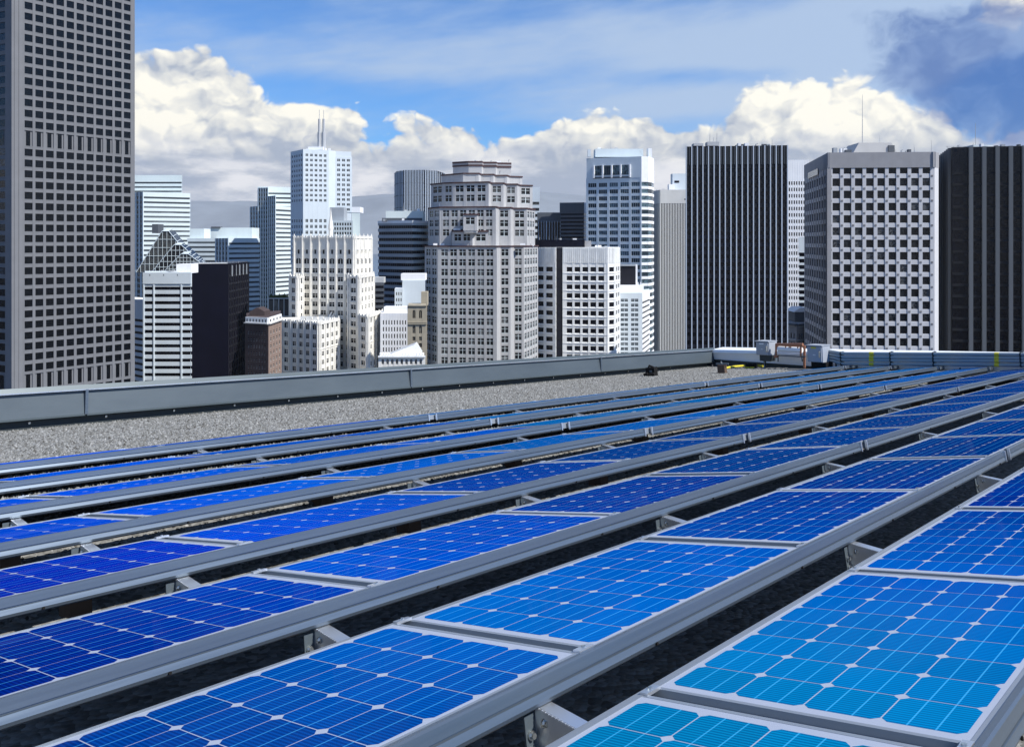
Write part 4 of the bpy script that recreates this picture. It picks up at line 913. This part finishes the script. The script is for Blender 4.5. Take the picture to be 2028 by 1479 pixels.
def build_services():
    off = .22
    # four conduits, stepped down from the box and running on along the wall
    ys = (697, 703, 709, 715); yl = (700, 707, 713, 721)
    for i in range(4):
        t = wall_thing('conduit', ('top', 'second', 'third', 'lowest')[i]+' of the four galvanised conduits running from the grey box along the end wall', 'pipe', 'conduits along the end wall')
        pts = []
        for px, py in ((1622, ys[i]-2), (1640, ys[i]-2), (1652, ys[i]), (1664, ys[i]+(yl[i]-ys[i])*.7), (1676, yl[i]), (1700, yl[i]), (1800, yl[i]+.6), (1900, yl[i]+1.2), (2028, yl[i]+2), (2250, yl[i]+4)):
            x, z = wall_xz(px, py, off); pts.append((x, -off, z))
        b = MB(); b.tube(pts, .024, m_pipe, 10); link('pipe', b.mesh('pipe'), t)
        for px in (1727, 1975):
            x, z = wall_xz(px, yl[i]+(px-1676)*.0057, off); xa, _ = wall_xz(px+9, yl[i], off)
            b = MB(); b.tube([(x-(xa-x)*.5, -off, z), (x+(xa-x)*.5, -off, z)], 0.027, m_yel, 10); link('tape_band', b.mesh('tape_band'), t)
        x, z = wall_xz(1636, ys[i]-2, off); b = MB(); b.tube([(x-.03, -off, z), (x+.05, -off, z)], .034, m_alu_bright, 8); link('coupling', b.mesh('coupling'), t)
    for j, px in enumerate((1667, 1765, 1850, 2023)):
        x, z0 = wall_xz(px, 726, off); _, z1 = wall_xz(px, 696, off)
        t = wall_thing('conduit_strut', 'upright strut clamping the four conduits, '+('first', 'second', 'third', 'fourth')[j]+' along from the grey box', 'strut', 'conduit struts')
        b = MB(); b.box((x-.012, -off+.032, z0), (.024, 0, 0), (0, .03, 0), (0, 0, z1-z0), m_galv); link('rail', b.mesh('rail'), t)
        for i in range(4):
            _, z = wall_xz(px, yl[i]+(px-1676)*.0057, off); b = MB(); b.tube([(x-.010, -off, z), (x+.010, -off, z)], .030, m_galv_dark, 8); link('clamp', b.mesh('clamp'), t)
    # grey enclosures
    def enclosure(x0, x1, y0, y1, off, label, lab, post):
        t = wall_thing('electrical_box', label, 'electrical box')
        xa, za = wall_xz(x0, y0, off); xb, zb = wall_xz(x1, y1, off); w, h = xb-xa, za-zb; d = .20
        b = MB(); b.box((xa, -off, zb), (w, 0, 0), (0, d, 0), (0, 0, h), m_box); link('body', b.mesh('body'), t)
        b = MB(); b.box((xa+.012, -off-.018, zb+.012), (w-.024, 0, 0), (0, .016, 0), (0, 0, h-.024), m_box); dr = link('door', b.mesh('door'), t)
        b = MB(); b.box((xa+w*.30, -off-.021, za-h*(.16 if lab is m_yel else .20)), (w*.34, 0, 0), (0, .002, 0), (0, 0, h*.09), lab); link('label_plate', b.mesh('label_plate'), dr)
        b = MB()
        for q in (.42, .455): b.box((xa+w*.42, -off-.021, zb+h*q), (w*.16, 0, 0), (0, .002, 0), (0, 0, h*.018), m_lblw)
        b.box((xa+w*.42, -off-.0215, zb+h*.42), (w*.03, 0, 0), (0, .002, 0), (0, 0, h*.055), m_lblw); link('emblem', b.mesh('emblem'), dr)
        b = MB(); b.cbox((xb-.03, -off-.03, (za+zb)/2), (.018, .03, .10), m_steel); link('latch', b.mesh('latch'), dr)
        b = MB(); b.box((xa-.008, -off-.03, za), (w+.016, 0, 0), (0, d+.04, 0), (0, 0, .012), m_box); link('rain_hood', b.mesh('rain_hood'), t)
        if post:
            _, zg = wall_xz(x0+14, 733, off)
            for q in (.42, .52):
                b = MB(); b.tube([(xa+w*q, -off+.05, zb-.10), (xa+w*q, -off+.05, zb-.2), (xa+w*(q-.06 if q < .5 else q+.03), -off+.03, zb-.30), (xa+w*(q-.06 if q < .5 else q+.03), -off+.03, zg)], .014, m_pipe if q < .5 else m_galv_dark, 6); link('riser_pipe', b.mesh('riser_pipe'), t)
            b = MB(); b.box((xa+w*.18, -off+.02, zb-.10), (w*.8, 0, 0), (0, .14, 0), (0, 0, .098), m_galv_dark); link('terminal_box', b.mesh('terminal_box'), t)
        else:
            b = MB(); b.box((xa+w*.2, -off+.01, zb-.09), (w*.95, 0, 0), (0, .19, 0), (0, 0, .088), m_black); link('stand', b.mesh('stand'), t)
    enclosure(1497, 1524, 676, 704, .40, 'grey electrical box with white label raised on pipes above the end wall', m_lblw, True)
    enclosure(1598, 1630, 684, 718, .40, 'grey electrical box with yellow label where the four conduits start', m_yel, False)
    # copper pipe rack between the boxes
    t = wall_thing('pipe_rack', 'rust brown pipe rack with grey tray between the two grey electrical boxes', 'pipe rack'); off = .34
    P = lambda px, py, o=off: (lambda q: (q[0], -o, q[1]))(wall_xz(px, py, o))
    def rod(name, a, c, r=.016, m=m_cop): b = MB(); b.tube([a, c], r, m, 6); link(name, b.mesh(name), t)
    rod('top_pipe', P(1537, 682), P(1590, 682), .024); rod('top_pipe', P(1537, 685, .20), P(1592, 685, .20), .018)
    for px, y in ((1537, 706), (1586, 706)): rod('post', P(px, 681), P(px, y))
    rod('post', P(1593, 684, .22), P(1593, 728, .22), .02)
    for px in (1556, 1563, 1566, 1580): rod('hanger', P(px, 683), P(px, 690), .010)
    rod('foot_rail', P(1534, 706), P(1541, 706), .022); rod('brace', P(1541, 708), P(1541, 716), .008, m_galv_dark); rod('brace', P(1588, 708), P(1589, 716), .008, m_galv_dark)
    a, c = P(1541, 703), P(1589, 708); b = MB(); b.box((a[0], a[1], c[2]), (c[0]-a[0], 0, 0), (0, .10, 0), (0, 0, a[2]-c[2]), m_galv); link('tray', b.mesh('tray'), t)
    a, c = P(1540, 691), P(1586, 701); b = MB(); b.tube([(a[0], a[1]+.03, (a[2]+c[2])/2+.03), (c[0], c[1]+.03, (a[2]+c[2])/2+.03)], .045, m_white_sheet, 10); link('insulated_pipe', b.mesh('insulated_pipe'), t)
    # blocks and small kit on the gravel
    def block(name, label, cat, x0, x1, yb, h, d, mat, extra=None):
        ua, va = on_roof(x0, yb); ub, vb = on_roof(x1, yb); A, B = RP(ua, va), RP(ub, vb); w = (B-A).length
        X = (B-A).normalized(); Y = Vector((-X.y, X.x, 0)).normalized(); Z = X.cross(Y)
        r = link(name); r.matrix_world = Matrix.Translation(A) @ Matrix((X, Y, Z)).transposed().to_4x4(); tag(r, label, cat)
        b = MB(); b.hexa([(0, 0, -.01), (w, 0, -.01), (w, d, -.01), (0, d, -.01), (.004, .004, h), (w-.006, .003, h*.98), (w-.004, d, h), (.006, d, h*.97)], mat); link('body', b.mesh('body'), r)
        if extra: extra(r, w, h, d)
        return r
    def clampx(r, w, h, d):
        b = MB(); b.box((-w*.2, d*.2, h), (w*1.6, 0, 0), (0, d*.4, 0), (0, 0, .02), m_galv); link('strut_rail', b.mesh('strut_rail'), r)
        b = MB(); b.tube([(w*.5, d*.4, h), (w*.5, d*.4, h+.05)], .012, m_steel, 6); link('bolt', b.mesh('bolt'), r)
    block('wood_block', 'dark wood block carrying a strut, at the foot of the parapet corner', 'block', 1421, 1436, 740, .13, .12, m_wood, clampx)
    def stripe(r, w, h, d):
        for q in (.02, .52): 
            b = MB(); b.box((w*q, -.004, 0), (w*.44, 0, 0), (0, .004, 0), (0, 0, h*.35), m_yel); link('yellow_stripe', b.mesh('yellow_stripe'), r)
    block('wood_block', 'black block with yellow stripes under the left grey electrical box', 'block', 1476, 1495, 730, .085, .12, m_black, stripe)
    block('support_block', 'red brown support block under the right grey electrical box', 'block', 1604, 1616, 727, .05, .10, m_brick)
    block('support_block', 'red brown support block on the roof below the first conduit strut', 'block', 1690, 1701, 729, .05, .10, m_brick)
    block('support_block', 'red brown support block on the roof right of the yellow tape', 'block', 1760, 1768, 729, .04, .10, m_brick)
    def ctrl(r, w, h, d):
        for q, s in ((.02, .3), (.62, .4)):
            b = MB(); b.tube([(w*(q-.15), -.02, .02), (w*(q+s), -.02, .035)], .028, m_black, 7); link('cable_end', b.mesh('cable_end'), r)
        b = MB(); b.tube([(w*.2, d*.5, h), (w*.35, d*.3, h+.03), (w*.8, d*.4, h)], .014, m_black, 6); link('handle', b.mesh('handle'), r)
        b = MB(); b.box((w*.45, -.004, h*.45), (w*.25, 0, 0), (0, .004, 0), (0, 0, h*.25), m_galv); link('plate', b.mesh('plate'), r)
    block('junction_case', 'small black junction case lying on the gravel near the parapet', 'box', 1279, 1297, 745, .125, .14, m_black, ctrl)
    b = MB(); pts = []
    for px, py in ((1436, 733), (1446, 730.5), (1458, 729), (1470, 728), (1484, 727.5), (1500, 727), (1512, 729)): 
        u, v = on_roof(px, py); pts.append(RP(u, v, .03))
    b.tube(pts, .018, m_yel, 7); o = roof_mesh('hose', b); tag(o, 'thin yellow hose lying on the gravel between the two dark blocks', 'hose')
build_services()

# ------------------------------------------------------------------ solar rows
PL, PW = PITCH-.034, 4*CW+.040                                         # panel size
OFFU = -(PL-8*CU)/2
ROWU = {0: 0.0, 1: -.029, 2: 0.0, 3: .03, 4: .03, 5: .03, 6: .03, 7: .03}
SPAN = {-1: (-2, 0), 0: (-2, 4), 1: (-2, 8), 2: (-2, 11), 3: (-2, 12), 4: (-2, 12), 5: (-2, 12), 6: (-1, 12), 7: (-1, 12)}
NTH = ('first', 'second', 'third', 'fourth', 'fifth', 'sixth', 'seventh', 'eighth', 'ninth', 'tenth', 'eleventh', 'twelfth', 'thirteenth', 'fourteenth', 'fifteenth', 'sixteenth')
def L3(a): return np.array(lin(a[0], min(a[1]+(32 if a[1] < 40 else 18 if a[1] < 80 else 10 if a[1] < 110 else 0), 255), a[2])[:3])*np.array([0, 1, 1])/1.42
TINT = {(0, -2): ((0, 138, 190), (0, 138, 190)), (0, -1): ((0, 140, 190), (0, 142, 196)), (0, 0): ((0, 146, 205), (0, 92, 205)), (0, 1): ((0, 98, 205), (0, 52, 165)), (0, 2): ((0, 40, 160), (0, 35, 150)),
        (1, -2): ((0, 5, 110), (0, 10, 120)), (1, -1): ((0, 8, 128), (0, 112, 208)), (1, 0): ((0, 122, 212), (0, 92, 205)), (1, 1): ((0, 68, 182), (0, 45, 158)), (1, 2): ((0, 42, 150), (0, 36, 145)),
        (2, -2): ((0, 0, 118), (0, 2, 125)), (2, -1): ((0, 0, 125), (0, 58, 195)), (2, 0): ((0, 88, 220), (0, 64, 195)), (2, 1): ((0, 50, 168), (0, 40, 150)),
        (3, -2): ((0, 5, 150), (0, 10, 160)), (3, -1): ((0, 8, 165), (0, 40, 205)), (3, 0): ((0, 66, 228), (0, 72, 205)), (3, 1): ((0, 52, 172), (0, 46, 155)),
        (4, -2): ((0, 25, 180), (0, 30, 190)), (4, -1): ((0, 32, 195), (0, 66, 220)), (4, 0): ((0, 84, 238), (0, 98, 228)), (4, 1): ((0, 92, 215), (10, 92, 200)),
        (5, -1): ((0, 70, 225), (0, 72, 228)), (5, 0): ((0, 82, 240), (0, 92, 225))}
def tint(r, k, t):  # cell blues graded by row and panel: sky reflection put into the colour
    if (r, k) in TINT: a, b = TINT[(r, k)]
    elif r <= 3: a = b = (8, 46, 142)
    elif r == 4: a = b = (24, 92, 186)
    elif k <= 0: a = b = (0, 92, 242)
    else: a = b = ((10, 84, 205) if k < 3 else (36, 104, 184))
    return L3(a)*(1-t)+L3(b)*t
def cell_poly(i, j):
    g, ch = .0013, .0115; x0, x1, y0, y1 = i*CU+g, (i+1)*CU-g, j*CW+g, (j+1)*CW-g
    return [(x0+ch, y0), (x1-ch, y0), (x1, y0+ch), (x1, y1-ch), (x1-ch, y1), (x0+ch, y1), (x0, y1-ch), (x0, y0+ch)]
def make_meshes():
    d = {}
    b = MB(); x0, x1, y0, y1 = OFFU, OFFU+PL, -.020, PW-.020; l = .010
    b.box((x0, y0, -.035), (PL, 0, 0), (0, l, 0), (0, 0, .036), m_fr_al); b.box((x0, y1-l, -.035), (PL, 0, 0), (0, l, 0), (0, 0, .036), m_fr_al)
    b.box((x0, y0+l, -.034), (l, 0, 0), (0, PW-2*l, 0), (0, 0, .0345), m_fr_al); b.box((x1-l, y0+l, -.034), (l, 0, 0), (0, PW-2*l, 0), (0, 0, .0345), m_fr_al)
    d['frame'] = b.mesh('frame')
    b = MB(); b.box((x0+l*.5, y0+l*.5, -.008), (PL-l, 0, 0), (0, PW-l, 0), (0, 0, .0080), m_frame); d['backsheet'] = b.mesh('backsheet')
    b = MB()
    for i in range(8):
        for j in range(4): b.poly([(x, y, .0008) for x, y in cell_poly(i, j)], m_cell)
    d['cells'] = b.mesh('cell_sheet')
    b = MB(); P = cell_poly(0, 0); n = len(P); b.poly([(x, y, .0003) for x, y in P], m_cell)
    for i in range(n): b.poly([(*P[i], .00005), (*P[(i+1) % n], .00005), (*P[(i+1) % n], .0003), (*P[i], .0003)], m_cell)
    d['cell'] = b.mesh('cell')
    b = MB(); b.cbox((0, 0, .002), (.044, .016, .006), m_alu_bright); b.tube([(0, 0, .005), (0, 0, .0085)], .0045, m_steel, 6); d['clamp'] = b.mesh('clamp')
    b = MB(); b.box((x1+.001, y0+.004, -.034), (.032, 0, 0), (0, PW-.008, 0), (0, 0, .020), m_fr_al)
    b.box((x1+.001, y0+.004, -.014), (.006, 0, 0), (0, PW-.008, 0), (0, 0, .010), m_fr_al); d['joint'] = b.mesh('joint_bar')
    return d
PM = make_meshes()
ROWNAME = {-1: 'row off the lower right corner', 0: 'nearest row at lower right', 1: 'second row from the camera', 2: 'third row from the camera', 3: 'fourth row from the camera', 4: 'fifth row from the camera', 5: 'sixth row from the camera', 6: 'seventh row from the camera', 7: 'last row before the parapet'}
for r in sorted(SPAN):
    if r < 0: continue
    k0, k1 = SPAN[r]; cnt = 0
    for k in range(k0, k1+1):
        org = PO+E2*(DROW*r)+E1*(ROWU[r]+k*PITCH)-WV*(4*CW)+Vector((random.uniform(-.001, .001), 0, random.uniform(-.0015, .0015)))
        M = Matrix.Translation(org) @ ROT_PAN @ Matrix.Rotation(random.uniform(-.002, .002), 4, 'Y')
        ends = [M @ Vector((x, y, 0)) for x in (OFFU, OFFU+PL) for y in (0, PW)]
        def inframe(p): return p.y > .15 and -40 < CX+FPX*p.x/p.y < 2070 and HY-FPX*p.z/p.y < 1520
        vis = any(inframe(M @ Vector((OFFU+PL*a/6, PW*c, 0))) for a in range(7) for c in (0, .5, 1))
        if not vis: continue
        cnt += 1; root = link('solar_panel'); root.matrix_world = M
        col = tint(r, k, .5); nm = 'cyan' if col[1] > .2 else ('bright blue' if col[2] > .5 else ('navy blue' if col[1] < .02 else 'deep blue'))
        tag(root, f'{nm} solar panel, {NTH[cnt-1]} from the left, {ROWNAME[r]}', 'solar panel', 'solar panels in rows on the roof')
        link('frame', PM['frame'], root); link('backsheet', PM['backsheet'], root); link('joint_bar', PM['joint'], root)
        dist = (M @ Vector((PL/2, PW/2, 0))).length
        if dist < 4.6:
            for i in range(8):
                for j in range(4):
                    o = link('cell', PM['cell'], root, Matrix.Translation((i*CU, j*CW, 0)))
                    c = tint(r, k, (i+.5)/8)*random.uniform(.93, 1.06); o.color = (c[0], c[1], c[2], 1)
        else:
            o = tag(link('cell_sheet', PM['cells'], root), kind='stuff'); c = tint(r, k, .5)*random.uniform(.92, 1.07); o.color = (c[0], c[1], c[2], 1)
        for y in (-.012, PW-.030): link('clamp', PM['clamp'], root, Matrix.Translation((OFFU+PL+.017, y, 0)))
# ---- front and back rails, broken at the expansion gaps
GAPS = [-5.05, -0.98, 3.12, 7.33, 11.45]
def rail_profile():      # across (towards the camera is -y), up
    return [(-.001, .004), (-.012, .005), (-.016, .002), (-.017, -.018), (-.0135, -.0185), (-.0135, -.0210), (-.018, -.0225), (-.021, -.035), (-.018, -.042), (-.012, -.046), (-.001, -.046)]
def rail_mesh(L):
    b = MB(); pr = rail_profile(); n = len(pr)
    for i in range(n):
        a, c = pr[i], pr[(i+1) % n]; b.poly([(0, a[0], a[1]), (L, a[0], a[1]), (L, c[0], c[1]), (0, c[0], c[1])], m_alu)
    b.poly([(0, *q) for q in pr], m_alu); b.poly([(L, *q) for q in reversed(pr)], m_alu); return b.mesh('rail')
def back_rail_mesh(L):
    b = MB(); b.box((0, .001, -.036), (L, 0, 0), (0, .016, 0), (0, 0, .030), m_fr_al); b.box((0, .001, -.0055), (L, 0, 0), (0, .008, 0), (0, 0, .006), m_fr_al); return b.mesh('back_rail')
m_screw = (lambda b: (b.tube([(0, 0, 0), (0, -.004, 0)], .0035, m_black, 6), b.mesh('screw_hole'))[1])(MB())
m_spl = (lambda b: (b.box((-.005, -.024, -.044), (.010, 0, 0), (0, .010, 0), (0, 0, .050), m_alu_bright), b.mesh('splice_plate'))[1])(MB())
for r in sorted(SPAN):
    if r < 0: continue
    k0, k1 = SPAN[r]; a0 = ROWU[r]+k0*PITCH+OFFU-.02; a1 = ROWU[r]+(k1+1)*PITCH+OFFU+.02
    cuts = [a0]+[g for g in GAPS if a0+.3 < g < a1-.3]+[a1]
    for i in range(len(cuts)-1):
        s0, s1 = cuts[i]+(.045 if i else 0), cuts[i+1]-(.045 if i < len(cuts)-2 else 0); L = s1-s0
        base = PO+E2*(DROW*r)+E1*s0-WV*(4*CW+.020)
        root = link('mounting_rail'); root.matrix_world = Matrix.Translation(base) @ ROT_PAN
        tag(root, f'ribbed front rail, {NTH[i]} length from the left, {ROWNAME[r]}', 'rail', 'front mounting rails of the solar rows')
        link('rail', rail_mesh(L), root)
        if i < len(cuts)-2: link('splice_plate', m_spl, root, Matrix.Translation((L+.006, 0, 0)))
        if i: link('splice_plate', m_spl, root, Matrix.Translation((-.006, 0, 0)))
        u = .35
        while u < L: link('screw_hole', m_screw, root, Matrix.Translation((u, -.0195, -.038))); u += .71
    L = a1-a0; base = PO+E2*(DROW*r)+E1*a0+WV*.020
    root = link('back_rail', back_rail_mesh(L)); root.matrix_world = Matrix.Translation(base) @ ROT_PAN
    tag(root, f'thin aluminium rail behind the panels of the {ROWNAME[r]}', 'rail', 'back rails of the solar rows')
# ---- folded steel brackets that tie one row's front rail to the next row's back
def bracket_meshes():
    d = {}
    b = MB(); t = .004
    out = [(-.012, -.112), (.118, -.104), (.128, -.085), (.132, -.072), (.126, -.058), (.112, -.052), (.100, -.058), (.092, -.048), (.004, -.026), (-.002, -.058)]
    n = len(out); f = [(x, z) for x, z in out]
    b.poly([(-t, -x, z) for x, z in f], m_alu_bright); b.poly([(0, -x, z) for x, z in reversed(f)], m_alu_bright)
    for i in range(n):
        a, c = f[i], f[(i+1) % n]; b.poly([(-t, -a[0], a[1]), (0, -a[0], a[1]), (0, -c[0], c[1]), (-t, -c[0], c[1])], m_alu_bright)
    d['side_plate'] = b.mesh('side_plate')
    b = MB(); b.hexa([(-.002, -.092, -.050), (.030, -.092, -.050), (.030, -.004, -.028), (-.002, -.004, -.028), (-.002, -.092, -.047), (.030, -.092, -.047), (.030, -.004, -.025), (-.002, -.004, -.025)], m_alu_bright)
    for i in range(12): b.cbox((-.003, -.010-i*.0072, -.0285-i*.00185), (.004, .0035, .003), m_alu_bright)
    d['top_flange'] = b.mesh('top_flange')
    b = MB(); b.box((-.030, .0005, -.160), (.028, 0, 0), (0, .004, 0), (0, 0, .125), m_galv); d['upright'] = b.mesh('upright')
    b = MB(); b.box((-.034, -.080, -.116), (.034, 0, 0), (0, .085, 0), (0, 0, .004), m_alu_bright); b.box((-.034, -.080, -.150), (.003, 0, 0), (0, .085, 0), (0, 0, .034), m_alu_bright); d['base_flange'] = b.mesh('base_flange')
    b = MB(); b.tube([(0, 0, 0), (-.003, 0, 0)], .0085, m_steel, 12); b.tube([(-.003, 0, 0), (-.008, 0, 0)], .0055, m_steel, 6); b.tube([(-.008, 0, 0), (-.011, 0, 0)], .0032, m_steel, 8); d['bolt'] = b.mesh('bolt')
    b = MB(); b.tube([(0, 0, 0), (0, -.003, 0)], .008, m_steel, 12); b.tube([(0, -.003, 0), (0, -.009, 0)], .0055, m_steel, 6); d['nut'] = b.mesh('nut')
    b = MB(); b.tube([(0, 0, 0), (.028, 0, 0)], .024, m_alu_bright, 16); d['pivot_boss'] = b.mesh('pivot_boss')
    b = MB(); b.cbox((0, 0, 0), (.07, .09, .10), m_wood); d['foot'] = b.mesh('ballast_foot')
    return d
BM = bracket_meshes()
for r in range(1, 8):
    k0, k1 = SPAN[r]; u = -.235-1.44*2; c = 0
    while u < (k1+1)*PITCH:
        base = PO+E2*(DROW*r)+E1*u-WV*(4*CW+.020); X = CX+FPX*base.x/max(base.y, .1)
        if base.y > .3 and -30 < X < 2060:
            c += 1; root = link('mounting_bracket'); root.matrix_world = Matrix.Translation(base-NV*.020) @ ROT_PAN
            tag(root, f'folded steel bracket, {NTH[c-1]} from the left, {ROWNAME[r]}', 'bracket', 'brackets tying the solar rows together')
            for n in ('side_plate', 'top_flange', 'upright', 'base_flange'): link(n, BM[n], root)
            if (base-Vector((0, 0, 0))).length < 6:
                for y, z in ((-.082, -.066), (-.112, -.074)): link('bolt', BM['bolt'], root, Matrix.Translation((-.004, y, z)))
                for z in (-.068, -.094, -.136): link('nut', BM['nut'], root, Matrix.Translation((-.018, .000, z)))
                link('pivot_boss', BM['pivot_boss'], root, Matrix.Translation((.002, -.112, -.074)))
                link('nut', BM['nut'], root, Matrix.Translation((-.004, -.020, -.050)))
            link('ballast_foot', BM['foot'], root, Matrix.Translation((.0, .05, -.20)))
        u += 1.44
# ------------------------------------------------------------------ air between the camera and the hills
def haze(dens):
    m = bpy.data.materials.new('haze'); m.use_nodes = True; t = m.node_tree; t.nodes.remove(t.nodes['Principled BSDF'])
    v = t.nodes.new('ShaderNodeVolumePrincipled'); v.inputs['Color'].default_value = (.86, .90, .95, 1); v.inputs['Density'].default_value = dens; v.inputs['Anisotropy'].default_value = .2
    t.links.new(v.outputs[0], t.nodes['Material Output'].inputs['Volume'])
    b = MB(); b.box((-19500, -2900, GROUND-4.5), (39000, 0, 0), (0, 13000, 0), (0, 0, -(GROUND-4.5)+520), m); tag(link('haze', b.mesh('haze')), kind='stuff')
haze(3.2e-5)
